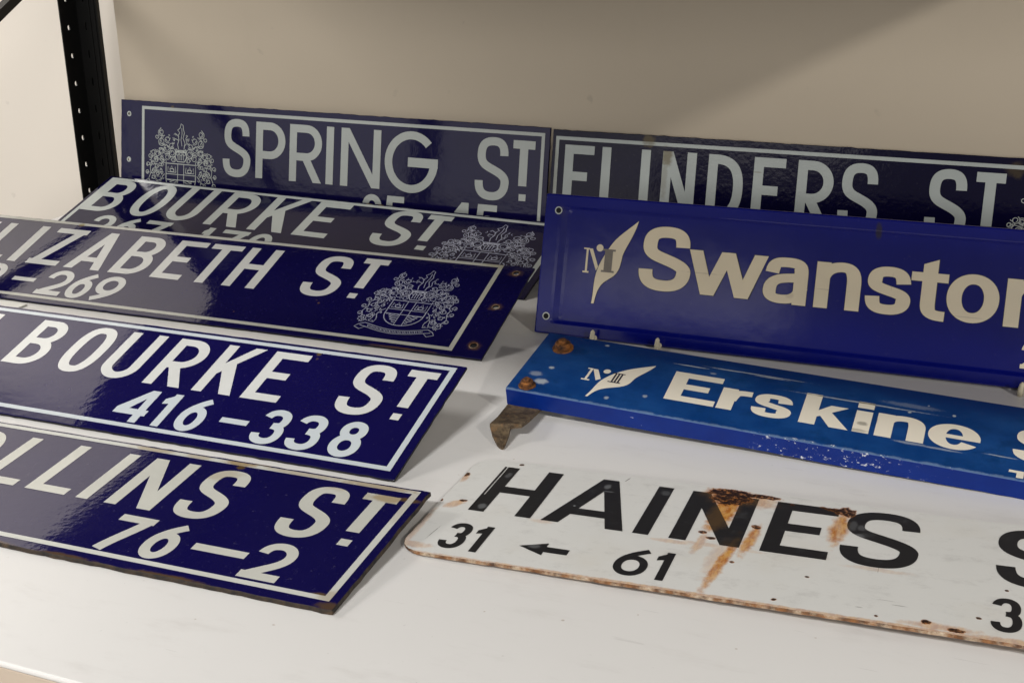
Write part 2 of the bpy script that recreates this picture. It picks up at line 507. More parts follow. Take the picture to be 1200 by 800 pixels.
        P += ribbon(path((X1 - .02 * w, Y1 - .24 * h), ((X1 - .04 * w, Y1 - .06 * h), (xm + .22 * w, Y1), (xm, Y1)), ((xm - .24 * w, Y1), (X0 + .03 * w, Y1 - .07 * h), (X0 + .03 * w, Y1 - .21 * h)),
                         ((X0 + .03 * w, ym + .06 * h), (xm - .18 * w, ym + .05 * h), (xm, ym)), ((xm + .22 * w, ym - .05 * h), (X1, ym - .07 * h), (X1, Y0 + .21 * h)), ((X1, Y0 + .07 * h), (xm + .24 * w, Y0), (xm, Y0)),
                         ((xm - .26 * w, Y0), (X0 + .01 * w, Y0 + .06 * h), (X0, Y0 + .26 * h)), n=12), wx, wy)
    elif ch == 't':
        xs = x0 + .30 * w; yx = y0 + (y1 - y0) * .775
        P += rect(x0, yx - wy * .9, x1, yx)
        P += [[(xs, yx - 2), (xs + wx, yx - 2), (xs + wx, y1), (xs, y1 - .09 * h)]]
        P += ribbon(path((xs + hx, yx), (xs + hx, y0 + .28 * h), ((xs + hx, Y0 + .03 * h), (xs + wx * .8, Y0), (x1 - w * .02, Y0)), n=10), wx, wy)
    elif ch == 'o': P += ribbon(oval(xm, ym, (X1 - X0) / 2, (Y1 - Y0) / 2, 2.1, 52), wx, wy, True)
    elif ch == 'r':
        P += rect(x0, y0, x0 + wx, y1)
        P += ribbon(path((X0 + wx * .1, y0 + .45 * h), ((X0 + .1 * w, y1 - .18 * h), (xm, Y1 - .02 * h), (x1, Y1 - .02 * h)), n=10), wx, wy)
    elif ch == 'k':
        xh = y0 + (y1 - y0) * .70
        P += rect(x0, y0, x0 + wx, y1)
        P += [[(x0 + wx * .8, y0 + .22 * h), (x0 + wx * .8, y0 + .42 * h), (x1 - wx * 1.35, xh), (x1 - w * .09, xh)]]
        P += [[(x0 + w * .32, y0 + .42 * h), (x0 + w * .58, y0 + .50 * h), (x1, y0), (x1 - wx * 1.15, y0)]]
    elif ch == 'i':
        xh = y0 + (y1 - y0) * .72
        P += rect(x0, y0, x1, xh - 1) + rect(x0, xh + (y1 - xh) * .25, x1, y1)
    elif ch == 'e':
        P += ribbon(oval(xm, ym, (X1 - X0) / 2, (Y1 - Y0) / 2, 2.1, 50, -2, 330), wx, wy)
        P += rect(X0, ym - wy * .40, X1 + hx * .98, ym + wy * .40)
    return P


def letters(parent, spec, y0, y1, wx, wy, mat, z=0.25, name='letter', e=2.2, shear=0.0, warp=None, over=0.6):
    for it in spec:
        ch, a, b = it[:3]
        ya, yb = (it[3], it[4]) if len(it) > 4 else (y0, y1)
        if ch in 'OSUGCose0368' and ch not in 'U': ya, yb = ya - over, yb + over
        polys = glyph(ch, a, b, ya, yb, wx, wy, e)
        if shear: polys = [[(x + shear * (y - y0), y) for x, y in p] for p in polys]
        nm = name if ch not in '-.' else ('dash' if ch == '-' else 'full_stop')
        flat(nm, polys, z, mat, parent, warp)


# ------------------------------------------------------------------ coat of arms, drawn as thin enamel line work
def crest(parent, cx, y0, w, h, mat, z=0.25, lw=1.25, seed=3, cutx=None):
    rnd = random.Random(seed)
    P = []
    T = lambda x, y: (cx + x * w, y0 + y * h)

    def line(pts, k=1.0): P.extend(ribbon([T(*p) for p in pts], lw * k, lw * k))

    def both(pts, k=1.0):
        line(pts, k); line([(-x, y) for x, y in pts], k)

    def swirl(x, y, r, turns=1.3, a0=0.0, k=1.0, sy=1.0):
        n = int(16 * turns)
        pts = [(x + r * (1 - .62 * i / n) * math.cos(a0 + i / n * turns * 6.283), y + sy * r * (1 - .62 * i / n) * math.sin(a0 + i / n * turns * 6.283)) for i in range(n + 1)]
        both(pts, k)

    def arc(x, y, rx, ry, a, b, n=14): return [(x + rx * math.cos(R(a + (b - a) * i / n)), y + ry * math.sin(R(a + (b - a) * i / n))) for i in range(n + 1)]
    # shield with cross and quarters
    sh = [(-.22, .47), (.22, .47), (.22, .27)] + arc(0, .27, .22, .17, 0, -180) + [(-.22, .47)]
    line(sh, 1.3)
    for x in (-.045, .045): line([(x, .47), (x, .10)], 1.0)
    for y in (.335, .265): line([(-.22, y), (.22, y)], 1.0)
    for sx in (-1, 1):                       # lower quarters filled with waves, upper with a crown / fleece
        for i in range(5):
            y = .255 - i * .026
            line([(sx * (.055 + .145 * t) , y + .008 * math.sin(t * 9 + i)) for t in [j / 8 for j in range(9)] if .055 + .145 * t < .20 - i * .024], 1.35)
        line([(sx * .07, .36), (sx * .08, .43), (sx * .11, .39), (sx * .135, .44), (sx * .16, .39), (sx * .19, .43), (sx * .195, .36), (sx * .07, .36)], 1.0)
        line(arc(sx * .13, .385, .03, .02, 0, 360), 1.1)
    # helmet
    line(arc(0, .57, .085, .075, -20, 200), 1.5)
    line([(-.08, .545), (-.05, .50), (.05, .50), (.08, .545)], 1.4)
    for x in (-.04, -.013, .013, .04): line([(x, .52), (x * 1.1, .60)], 1.0)
    line([(-.085, .625), (.085, .625)], 1.8); line([(-.08, .645), (.08, .645)], 1.2)
    for x in (-.05, 0, .05): line(arc(x, .60, .02, .02, 0, 360), .9)
    # demi lion on the top
    line([(-.035, .66), (-.05, .72), (-.03, .78), (-.045, .83), (-.02, .87), (-.05, .90), (-.015, .93), (.0, .985), (.03, .965), (.035, .91), (.05, .87), (.03, .80), (.06, .74), (.045, .66)], 1.1)
    line([(-.03, .82), (-.09, .86), (-.105, .84)], 1.0); line([(-.03, .77), (-.085, .79), (-.10, .76)], 1.0)
    line([(.01, .93), (.015, .86), (0, .78), (.015, .70)], .9)
    line([(.045, .70), (.09, .74), (.07, .80), (.10, .84)], 1.0)
    # mantling
    for (x, y, r, t, a) in [(.13, .60, .055, 1.5, 2.4), (.21, .66, .055, 1.6, 3.2), (.29, .74, .055, 1.6, 3.6), (.20, .77, .045, 1.4, 4.1), (.30, .86, .048, 1.7, 4.0), (.14, .70, .04, 1.3, 3.6),
                            (.29, .62, .045, 1.5, .4), (.11, .52, .04, 1.4, 1.0), (.20, .55, .045, 1.5, .6), (.36, .80, .03, 1.2, 2.2), (.24, .49, .03, 1.2, 0)]:
        swirl(x, y, r, t, a, .9)
    both([(.07, .63), (.12, .67), (.17, .66), (.22, .71), (.27, .70), (.31, .78), (.28, .82), (.33, .88), (.30, .92)], .9)
    both([(.09, .56), (.15, .55), (.18, .60), (.24, .59), (.27, .65), (.33, .66)], .9)
    # supporters: lions facing inwards
    body = [(.25, .44), (.30, .50), (.36, .54), (.42, .55), (.45, .50), (.43, .45), (.46, .40), (.45, .33), (.48, .26), (.45, .20), (.47, .13), (.41, .10), (.38, .14), (.40, .20), (.35, .24), (.32, .18), (.34, .12), (.28, .11), (.27, .16), (.30, .24), (.27, .30), (.24, .33)]
    both(body, 1.0)
    for (x, y, r, t, a) in [(.35, .585, .042, 1.5, 1.0), (.41, .60, .04, 1.4, 2.0), (.46, .55, .032, 1.3, 2.6), (.37, .50, .036, 1.4, .2), (.42, .46, .03, 1.3, .9), (.36, .43, .034, 1.3, 3.0),
                            (.31, .45, .028, 1.2, 2.4), (.40, .37, .038, 1.4, 1.7), (.35, .33, .032, 1.2, .6), (.41, .28, .032, 1.2, 2.6), (.30, .37, .026, 1.2, 1.2), (.49, .44, .03, 1.3, 5.0), (.50, .34, .028, 1.3, 4.4), (.49, .23, .028, 1.2, 4.2), (.36, .20, .028, 1.2, 3.8), (.43, .18, .026, 1.2, 3.8)]:
        swirl(x, y, r, t, a, .95)
    both([(.33, .62), (.31, .58), (.29, .56), (.31, .53)], 1.3)
    both([(.27, .46), (.25, .50), (.29, .52)], 1.2)
    for i in range(120):                     # fur, feather and mantling ticks
        x, y = (rnd.uniform(.26, .48), rnd.uniform(.12, .60)) if i % 3 else (rnd.uniform(.08, .33), rnd.uniform(.50, .86))
        if not (i % 3) and y > .98 - x * .6: continue
        a = rnd.uniform(0, 6.28); r = rnd.uniform(.008, .02)
        both([(x, y), (x + r * math.cos(a), y + r * math.sin(a)), (x + 1.6 * r * math.cos(a + .7), y + 1.6 * r * math.sin(a + .7))], .9)
    # motto ribbon
    top = [(x / 20 * .36, .085 - .055 * math.cos(x / 20 * 1.7) ) for x in range(-20, 21)]
    bot = [(x, y - .052) for x, y in top]
    line(top, 1.0); line(bot, 1.0)
    for i in range(3, 38): line([(top[i][0] - .004, top[i][1] - .014), (bot[i][0] + .004, bot[i][1] + .014)], .7 if i % 3 else 1.2)
    both([(.36, .09), (.42, .06), (.45, .02), (.38, -.01), (.33, .03), (.40, .05)], 1.1)
    if cutx is not None:
        P = [p for p in P if all(q[0] < cutx for q in p)]
    return flat('crest', P, z, mat, parent)


# ------------------------------------------------------------------ sign plates
def pose(o, yaw, roll, tilt):
    return Matrix.Translation(o) @ Matrix.Rotation(yaw, 4, 'Z') @ Matrix.Rotation(-roll, 4, 'Y') @ Matrix.Rotation(tilt, 4, 'X')


def circ(x, y, r, n=16): return [(x + r * math.cos(6.283 * i / n), y + r * math.sin(6.283 * i / n)) for i in range(n)]


def plate(parent, u0, u1, v0, v1, t, mat, edge, holes=(), rad=0.0, rough_edge=0.25, name='plate', seed=1, rim=0, ins=0.7):
    """enamelled sheet: outline with a slightly uneven edge, drilled holes, thickness t (mm), rounded arris"""
    rnd = random.Random(seed)
    out = []
    step = 9.0

    def run(ax, ay, bx, by):
        n = max(2, int(math.hypot(bx - ax, by - ay) / step))
        for i in range(n):
            f = i / n
            j = rnd.gauss(0, rough_edge) if 0 < i else 0
            dx, dy = bx - ax, by - ay; l = math.hypot(dx, dy)
            out.append((ax + dx * f - dy / l * j, ay + dy * f + dx / l * j))
    if rad:
        cs = [(u1 - rad, v0 + rad, -90), (u1 - rad, v1 - rad, 0), (u0 + rad, v1 - rad, 90), (u0 + rad, v0 + rad, 180)]
        for i, (x, y, a) in enumerate(cs):
            for k in range(9):
                t_ = R(a + 90 * k / 8); out.append((x + rad * math.cos(t_), y + rad * math.sin(t_)))
            nx = cs[(i + 1) % 4]
            e0 = out.pop(); t2 = R(nx[2]); e1 = (nx[0] + rad * math.cos(t2), nx[1] + rad * math.sin(t2))
            run(e0[0], e0[1], e1[0], e1[1])
    else:
        run(u0, v0, u1, v0); run(u1, v0, u1, v1); run(u1, v1, u0, v1); run(u0, v1, u0, v0)
    hp = [circ(*h) for h in holes]
    c = (sum(p[0] for p in out) / len(out), sum(p[1] for p in out) / len(out))

    def inset(p):
        x = p[0] + (ins if p[0] - u0 < 2 else (-ins if u1 - p[0] < 2 else 0))
        y = p[1] + (ins if p[1] - v0 < 2 else (-ins if v1 - p[1] < 2 else 0))
        return (x, y)
    inner = [inset(p) for p in out]
    v, f = cdt_union([inner], hp)
    # CDT of a concave-ish rim still returns the one input face split in triangles
    vs = [(p.x / 1000, p.y / 1000, 0.0) for p in v]
    fs, mi = [], []
    for t_ in f:
        a, b, cc = v[t_[0]], v[t_[1]], v[t_[2]]
        if (b - a).cross(cc - a) < 0: t_ = t_[::-1]
        fs.append(list(t_)); mi.append(0)
    nb = len(vs); n = len(out)
    vs += [(p[0] / 1000, p[1] / 1000, 0) for p in inner]
    vs += [(p[0] / 1000, p[1] / 1000, -0.0006) for p in out]
    vs += [(p[0] / 1000, p[1] / 1000, -t / 1000) for p in out]
    for i in range(n):
        j = (i + 1) % n
        fs.append([nb + i, nb + n + i, nb + n + j, nb + j]); mi.append(rim)
        fs.append([nb + n + i, nb + 2 * n + i, nb + 2 * n + j, nb + n + j]); mi.append(1)
    # underside
    b0 = len(vs)
    vs += [(p.x / 1000, p.y / 1000, -t / 1000) for p in v]
    for t_ in f:
        a, b, cc = v[t_[0]], v[t_[1]], v[t_[2]]
        if (b - a).cross(cc - a) > 0: t_ = t_[::-1]
        fs.append([b0 + i for i in t_]); mi.append(1)
    for h in hp:
        k = len(vs); m = len(h)
        vs += [(p[0] / 1000, p[1] / 1000, 0) for p in h] + [(p[0] / 1000, p[1] / 1000, -t / 1000) for p in h]
        for i in range(m):
            j = (i + 1) % m
            fs.append([k + i, k + j, k + m + j, k + m + i]); mi.append(1)
    return mesh_obj(name, vs, fs, [mat, edge], parent, mi)


def border(parent, u0, u1, v0, v1, w, mat, z=0.25, wv=None):
    wv = wv or w
    P = rect(u0, v0, u1, v0 + wv) + rect(u0, v1 - wv, u1, v1) + rect(u0, v0, u0 + w, v1) + rect(u1 - w, v0, u1, v1)
    return flat('border', P, z, mat, parent)


# ================================================================== SETTING
def structure(o): o['kind'] = 'structure'; return o


wall = structure(box_obj('wall', (-5, 1.20, -0.95), (5, 1.30, 3.0), M['wall']))
floor = structure(box_obj('floor', (-5, -4, -1.0), (5, 1.30, -0.95), M['floor']))

# ------------------------------------------------------------------ the storage rack
XL, XR = -0.81, 2.20
rack = empty('storage_rack', Matrix.Translation((XL, 0.5, -0.95)), 'black slotted steel storage rack with white shelf holding the street signs', 'rack')
rinv = rack.matrix_world.inverted()


def under(o, parent, keep=True):
    o.parent = parent
    if keep: o.matrix_parent_inverse = parent.matrix_world.inverted()
    return o


# shelf boards
bm = bmesh.new(); add_box(bm, (-0.795, -0.1, -0.005), (XR, 1.05, 0.0), 0.0018)
under(bm_obj('shelf_board', bm, M['shelf']), rack)
bm = bmesh.new(); add_box(bm, (-0.795, -0.0985, -0.045), (XR, 1.045, -0.0055), 0.001)
under(bm_obj('shelf_core', bm, M['edge_tan']), rack)
UZ = 0.60
under(box_obj('upper_shelf_board', (-0.735, -0.085, UZ + 0.02), (1.054, 1.05, UZ + 0.035), M['deck']), rack)  # right end cut short so its shadow slants across the back panel
for yy in (-0.1, 1.05):
    bm = bmesh.new(); add_box(bm, (XL, yy, UZ - (0.025 if yy < 0 else 0.045)), (XR, yy + 0.014, UZ + 0.04), 0.001)
    under(bm_obj('shelf_beam', bm, M['black_steel']), rack)
for k in range(3):
    x = -0.5 + k * 0.62
    under(box_obj('support_bar', (x, -0.08, UZ - 0.01), (x + 0.03, 1.045, UZ + 0.0195), M['black_steel']), rack)


def post(x, y, sx, sy, z0=-0.95, z1=1.3):
    """slotted angle: two perforated flanges meeting at (x, y); sx, sy give the way each flange points"""
    FX, FY, T = 0.048, 0.040, 0.0022
    pitch, hr = 0.0455, 0.0042
    z_ref = 0.294
    zs = [z_ref + pitch * k for k in range(-30, 26) if z0 + .02 < z_ref + pitch * k < z1 - .02]
    vs, fs = [], []

    def flange(w, place, ho, slot):
        # strip with drilled holes, made by CDT in (w, z); slot: hole shape
        hp = []
        for z in zs:
            if slot: hp.append([(ho + 2.1 * math.cos(6.283 * i / 10), z * 1000 + 7.0 * math.sin(6.283 * i / 10)) for i in range(10)])
            else: hp.append([(ho + 2.9 * math.cos(6.283 * i / 10), z * 1000 + 4.4 * math.sin(6.283 * i / 10)) for i in range(10)])
        pts = [(0, z0 * 1000), (w, z0 * 1000), (w, z1 * 1000), (0, z1 * 1000)]
        V = [Vector(p) for p in pts]; E = []
        for h in hp:
            b = len(V); V += [Vector(q) for q in h]; E += [(b + i, b + (i + 1) % len(h)) for i in range(len(h))]
        r = delaunay_2d_cdt(V, E, [[0, 1, 2, 3]], 1, 1e-4)
        cz = [z * 1000 for z in zs]
        tri = []
        for t in r[2]:
            c = sum((r[0][i] for i in t), Vector((0, 0))) / 3
            if any(abs(c.y - z) < 7.2 and ((c.x - ho) / (2.1 if slot else 2.9)) ** 2 + ((c.y - z) / (7.0 if slot else 4.4)) ** 2 < 0.96 for z in cz): continue
            tri.append(t)
        for d in (0, T):
            b = len(vs)
            vs.extend([place(p.x / 1000, p.y / 1000, d) for p in r[0]])
            fs.extend([[b + i for i in t] for t in tri])
        for h in hp + [pts]:
            b = len(vs); m = len(h)
            vs.extend([place(p[0] / 1000, p[1] / 1000, 0) for p in h] + [place(p[0] / 1000, p[1] / 1000, T) for p in h])
            for i in range(m):
                j = (i + 1) % m; fs.append([b + i, b + j, b + m + j, b + m + i])
    flange(40, lambda a, z, d: (x + sx * d, y + sy * (a + T), z), 23, False)
    flange(48, lambda a, z, d: (x + sx * a, y + sy * d, z), 18, True)
    b = len(vs)
    for q in ((.004, z0), (.0475, z0), (.0475, z1), (.004, z1)): vs.append((x + sx * q[0], y - sy * .0012, q[1]))
    fs.append([b, b + 1, b + 2, b + 3])  # black sheet added behind the slots so they read dark
    def strip(a0, a1, d0, d1):
        b = len(vs)
        for z in (z0, z1):
            for a, d in ((a0, d0), (a1, d0), (a1, d1), (a0, d1)): vs.append((x + sx * a, y + sy * d, z))
        for k in range(4): fs.append([b + k, b + (k + 1) % 4, b + 4 + (k + 1) % 4, b + 4 + k])
        fs.append([b + 4 + k for k in range(4)]); fs.append([b + 3 - k for k in range(4)])
    strip(0.0465, 0.0482, 0.0024, 0.0075)
    strip(0.0285, 0.0300, 0.0024, 0.0036)
    strip(0.0385, 0.0400, 0.0024, 0.0036)
    o = mesh_obj('post', vs, fs, M['black_steel'])
    bm = bmesh.new(); bm.from_mesh(o.data); bmesh.ops.recalc_face_normals(bm, faces=bm.faces); bm.to_mesh(o.data); bm.free()
    return under(o, rack)


post(-0.8115, 1.076, 1, -1)
post(-0.8115, -0.14, 1, 1)
post(XR + 0.02, 1.076, -1, -1)
post(XR + 0.02, -0.14, -1, 1)

# slanting end brace (angle strip) on the left end frame
def brace(p0, p1, w, t):
    a, b = Vector(p0), Vector(p1)
    d = (b - a).normalized(); n = Vector((1, 0, 0)); s = d.cross(n)
    bm = bmesh.new()
    mw = Matrix((d, s, n)).transposed().to_4x4(); mw.translation = (a + b) / 2
    l = (b - a).length
    add_box(bm, (-l / 2, -w / 2, -t), (l / 2, w / 2, 0), 0.0004, mw)
    add_box(bm, (-l / 2, -w / 2, 0.0), (l / 2, -w / 2 + 0.002, 0.012), 0.0004, mw)
    return under(bm_obj('end_brace', bm, M['black_steel']), rack)


brace((-0.812, 0.40, 0.071), (-0.812, 1.045, 0.4046), 0.022, 0.003)

# back panel of the bay
bm = bmesh.new(); add_box(bm, (-0.7275, 1.068, -0.04), (XR, 1.075, 1.2), 0.0015)
under(bm_obj('back_panel', bm, M['panel']), rack)

# ================================================================== SIGNS
ALL = []


def sign(name, o, yaw, roll, tilt, label, group=None):
    t = empty(name, pose(o, yaw, roll, tilt), label, 'street sign', group)
    ALL.append(t)
    return t


G1 = 'navy enamel street signs on the shelf'

# --- A  COLLINS ST
A = sign('street_sign', (0.25483, 0.04231, 0.0044), 0.02817, -0.00028, 0.08337, 'navy enamel street sign reading COLLINS ST 76-2 with rust-stained top border, nearest on the left', G1)
RA = [(-285, 0.5, 178), (-180, .6, 178), (-130, .7, 178), (-240, .8, 178), (-60, .9, 178), (-30, .7, 178)]
M['border_rusty'] = enamel('rust_stained_border', (0.60, 0.61, 0.57), 0.2, 0.05, 0.05, chips=[(-.285, .177, .03, .006, .55), (-.235, .177, .018, .006, .45), (-.19, .1765, .022, .006, .8), (-.12, .177, .05, .006, .45), (-.05, .177, .045, .008, .6), (-.012, .15, .006, .03, .25), (-.010, .015, .012, .010, .4)], chipcol=(0.30, 0.19, 0.06))
M['lett_A'] = enamel('stained_white_enamel', (0.57, 0.57, 0.52), 0.14, 0.05, 0.05, chips=[(-.196, .155, .022, .014, .35), (-.03, .160, .02, .008, .7), (-.055, .157, .012, .01, .3), (-.08, .165, .02, .008, .3)], chipcol=(0.33, 0.22, 0.08))
M['navy_A'] = enamel('navy_enamel_chipped', NAVY, 0.06, 0.03, 0.05, dust=0.3, chips=[(-.186, .171, .005, .004, 1), (-.170, .181, .010, .003, .8), (-.012, .163, .012, .004, .9), (-.020, .015, .008, .004, 1), (-.006, .004, .012, .006, .8), (-.33, .001, .03, .003, .8), (-.25, .001, .03, .003, .8), (-.15, .0, .04, .004, .9)], chipcol=(0.10, 0.06, 0.025))
plate(A, -720, 0, 0, 181.5, 4.2, M['navy_A'], M['edge_rust'], seed=2, rough_edge=.35, rim=1, ins=.5)
border(A, -712, -7.8, 9.5, 178.6, 6.2, M['border_rusty'], wv=5.6)
letters(A, [('C', -560, -505)] if 0 else [], 81, 163, 12, 10, M['lett_A'])
letters(A, [('O', -488, -433), ('L', -416, -372), ('L', -359, -315), ('I', -302.5, -290), ('N', -272, -223.5), ('S', -208, -161), ('S', -106.5, -61), ('T', -52.7, -19.8, 103, 164), ('.', -40.5, -30, 82, 91.5)], 81.5, 163, 12.6, 10.6, M['lett_A'])
flat('letter', ribbon(oval(-530, 122, 20, 36, 2.2, 40, 45, 315), 12.6, 10.6), .25, M['lett_A'], A)
letters(A, [('7', -241, -205), ('6', -197.5, -167), ('-', -154, -103, 40.5, 49.8), ('2', -97, -61.5)], 18, 70.5, 9.8, 9.4, M['lett_A'], name='digit')

# --- B  LT BOURKE ST
B = sign('street_sign', (0.19155, 0.26328, 0.003), 0.01445, -0.00064, 0.28834, 'glossy navy enamel street sign reading BOURKE ST 416-338, between the ELIZABETH and COLLINS signs', G1)
M['navy_B'] = enamel('navy_enamel_bright', (0.0060, 0.0045, 0.062), 0.05, 0.03, 0.05, dust=0.2, chips=[(-.166, .165, .0035, .0035, 1), (-.1645, .157, .0018, .0018, .5)], chipcol=(0.12, 0.08, 0.04))
plate(B, -760, 0, 0, 176.5, 3.0, M['navy_B'], M['edge_dark'], seed=3)
border(B, -752, -8.7, 9.7, 172, 6.0, M['white_pale'], wv=5.6)
letters(B, [('L', -672, -632), ('T', -624, -583.5), ('B', -525.5, -479.5), ('O', -458, -412), ('U', -400.3, -353.5), ('R', -336, -289), ('K', -274, -226.5), ('E', -214.7, -171.3), ('S', -111, -63), ('T', -54.8, -21.5, 100.3, 160), ('.', -43.2, -33.4, 80.6, 90.2)], 79.3, 160.2, 12.4, 11, M['white'], e=2.6)
letters(B, [('4', -338.2, -299), ('1', -292, -275), ('6', -262.5, -232), ('-', -214.8, -182.8, 39, 46.6), ('3', -172.5, -139.5), ('3', -132.5, -98.5), ('8', -85.5, -53.5)], 17.8, 69.5, 9.4, 9, M['white_pale'], name='digit')

# --- C  ELIZABETH ST
C = sign('street_sign', (0.13824, 0.57837, 0.003), 0.01492, -0.00006, 0.3347, 'navy enamel street sign reading ELIZABETH ST with coat of arms and three rusty holes', G1)
M['navy_C'] = enamel('navy_enamel_deep', NAVY, 0.05, 0.03, 0.055, dust=0.2, chips=[(-.0195, .1674, .010, .008, .5), (-.0197, .097, .010, .008, .5), (-.0185, .0222, .010, .009, .7), (-.247, .066, .0018, .0018, .9), (-.252, .071, .001, .001, .5), (-.35, .03, .0012, .0012, .7), (-.69, .176, .006, .003, 1), (-.10, .0015, .05, .002, .6), (-.12, .177, .03, .004, .35)], chipcol=(0.15, 0.08, 0.03))
holesC = [(-19.5, 167.4, 4.2), (-19.7, 97.0, 4.2), (-18.5, 22.2, 4.6)]
plate(C, -880, 0, 0, 182.2, 3.0, M['navy_C'], M['edge_dark'], holes=holesC, seed=4)
for hx, hy, hr in holesC:
    flat('rust_ring', ribbon(circ(hx, hy, hr + .3, 20), 1.7, 1.7, True), .2, M['edge_orange'], C)
M['border_C'] = enamel('aged_border_enamel', (0.55, 0.55, 0.50), 0.14, 0.04, 0.05, chips=[(-.04, .18, .03, .01, .4), (-.04, .12, .008, .05, .25), (-.69, .176, .006, .006, .8)], chipcol=(0.30, 0.26, 0.10))
border(C, -872, -40.5, 8, 180.8, 6.0, M['border_C'], wv=5.6)
letters(C, [('E', -872, -825), ('L', -808, -765), ('I', -750, -735.5), ('Z', -718, -665.2), ('A', -652.6, -593), ('B', -578.5, -526), ('E', -511, -465), ('T', -457.8, -409.3), ('H', -398.5, -348.8), ('S', -289, -236), ('T', -227, -191.5, 104, 167), ('.', -215.8, -204.3, 82.5, 92.5)], 78.6, 164.6, 13.6, 11.2, M['white'])
letters(C, [('9', -772, -731), ('-', -710.5, -673, 39.6, 47.6), ('2', -657.5, -617.3), ('6', -612.5, -578.5), ('9', -573.5, -533)], 16.8, 71, 10.2, 9.2, M['white'], name='digit')
crest(C, -126.5, 28, 118, 129, M['crest'], lw=1.0)

# --- D  BOURKE ST (back)
D = sign('street_sign', (-0.73513, 0.84217, 0.003), -0.04657, -0.00122, 0.32343, 'navy enamel street sign reading BOURKE ST with coat of arms, behind the ELIZABETH sign', G1)
M['navy_D'] = enamel('navy_enamel_rear', (0.0050, 0.0040, 0.040), 0.06, 0.03, 0.05, spec=0.3, dust=0.12, chips=[(.235, .172, .004, .003, 1), (.50, .178, .006, .003, .7), (.52, .178, .006, .003, .7)], chipcol=(0.14, 0.10, 0.04))
plate(D, 0, 834, 0, 180, 3.0, M['navy_D'], M['edge_dark'], seed=5)
border(D, 7, 824.5, 8, 176, 7.5, M['white_grey'], wv=6.0)
letters(D, [('B', 14, 76), ('O', 101, 160), ('U', 175, 233.5), ('R', 258.5, 321), ('K', 340, 403), ('E', 420, 478), ('S', 546, 608), ('T', 611.5, 650.5, 100.5, 167.5), ('.', 628.6, 643.6, 78.5, 89)], 78.6, 169.8, 15.5, 12, M['white_grey'])
letters(D, [('2', 65, 107), ('6', 117, 155), ('7', 163, 210), ('-', 226, 262, 40, 49), ('1', 275, 291), ('7', 308, 355), ('0', 362, 402)], 18, 71.5, 11.5, 9.5, M['white_grey'], name='digit')
crest(D, 735, 26, 150, 138, M['crest'], lw=1.2, seed=5)

# --- E  SPRING ST
E_ = sign('street_sign', (-0.72844, 1.02833, 0.002), -0.01722, -0.00047, 1.39106, 'upright navy enamel street sign reading SPRING ST with coat of arms at one end', G1)
M['navy_E'] = enamel('navy_enamel_hazy', (0.0055, 0.0042, 0.050), 0.08, 0.022, 0.07, dust=0.15, chips=[(.105, .172, .004, .004, .9)], chipcol=(0.12, 0.09, 0.04))
holesE = [(17.0, 157.5, 3.0), (16.7, 82.6, 3.0), (16.7, 22, 3.0)]
plate(E_, 0, 770, 0, 180, 3.0, M['navy_E'], M['edge_dark'], holes=holesE, seed=6)
for hx, hy, hr in holesE:
    flat('hole_light_ring', ribbon(circ(hx, hy, hr + .2, 20), 2.2, 2.2, True), .2, M['white_grey'], E_)  # pale ring painted in for light showing through the hole
border(E_, 43.4, 762, 8, 171.8, 5.0, M['white_grey'])
letters(E_, [('S', 205, 258), ('P', 268, 323), ('R', 331, 390), ('I', 398, 411), ('N', 424.3, 494), ('G', 501.5, 592), ('S', 654, 709), ('T', 713.3, 748, 93.4, 159), ('.', 726, 737, 72, 81.8)], 70.8, 159.3, 13, 12, M['white_grey'], over=1.8)
letters(E_, [('9', 465, 499), ('5', 505, 539), ('-', 560, 594, 34, 42), ('4', 612, 648), ('5', 658, 694)], 12, 62, 10.5, 9.5, M['white_grey'], name='digit')
crest(E_, 122.5, 22, 134, 127, M['white_grey'], lw=1.05, seed=7)

# --- F  FLINDERS ST
F = sign('street_sign', (0.04895, 1.00469, 0.002), 0.00151, 0.00004, 1.37038, 'upright dark enamel street sign reading FLINDERS ST, at the back behind the bright blue sign', G1)
M['navy_F'] = enamel('blue_black_enamel', (0.0034, 0.0026, 0.026), 0.10, 0.055, 0.09, spec=0.36, dust=0.2, chips=[(.143, .172, .010, .010, .8), (.622, .165, .012, .012, .5)], chipcol=(0.12, 0.09, 0.04))
plate(F, 0, 780, 0, 180, 3.0, M['navy_F'], M['edge_dark'], seed=7)
M['lett_F'] = enamel('stained_grey_enamel', (0.50, 0.55, 0.54), 0.16, 0.06, 0.05, chips=[(.170, .153, .010, .016, .75), (.168, .12, .006, .03, .35), (.143, .172, .012, .008, .6), (.005, .12, .006, .06, .35), (.298, .1395, .006, .001, .5)], chipcol=(0.17, 0.13, 0.05))
border(F, 5, 772, 8, 170.8, 5.0, M['lett_F'])
letters(F, [('F', 19.8, 64), ('L', 75.7, 113), ('I', 133.5, 146.6), ('N', 164.3, 212.3), ('D', 229.3, 279), ('E', 292.3, 335), ('R', 351.4, 399.5), ('S', 408, 459), ('S', 518.5, 569.5), ('T', 577, 612.2, 92, 159.4), ('.', 588, 600, 72, 82)], 70.8, 159.6, 13.2, 12.4, M['lett_F'], over=1.0)
crest(F, 684, 27, 134, 126, M['white_grey'], lw=1.05, seed=8)


# --- G  Swanston
G = sign('street_sign', (0.15864, 0.6885, 0.002), 0.01547, 0.0008, 1.2804, 'bright blue street sign with pressed rim, cream feather emblem and word Swanston, standing upright')
GW, GH = 900, 168
prof_in = 3.2


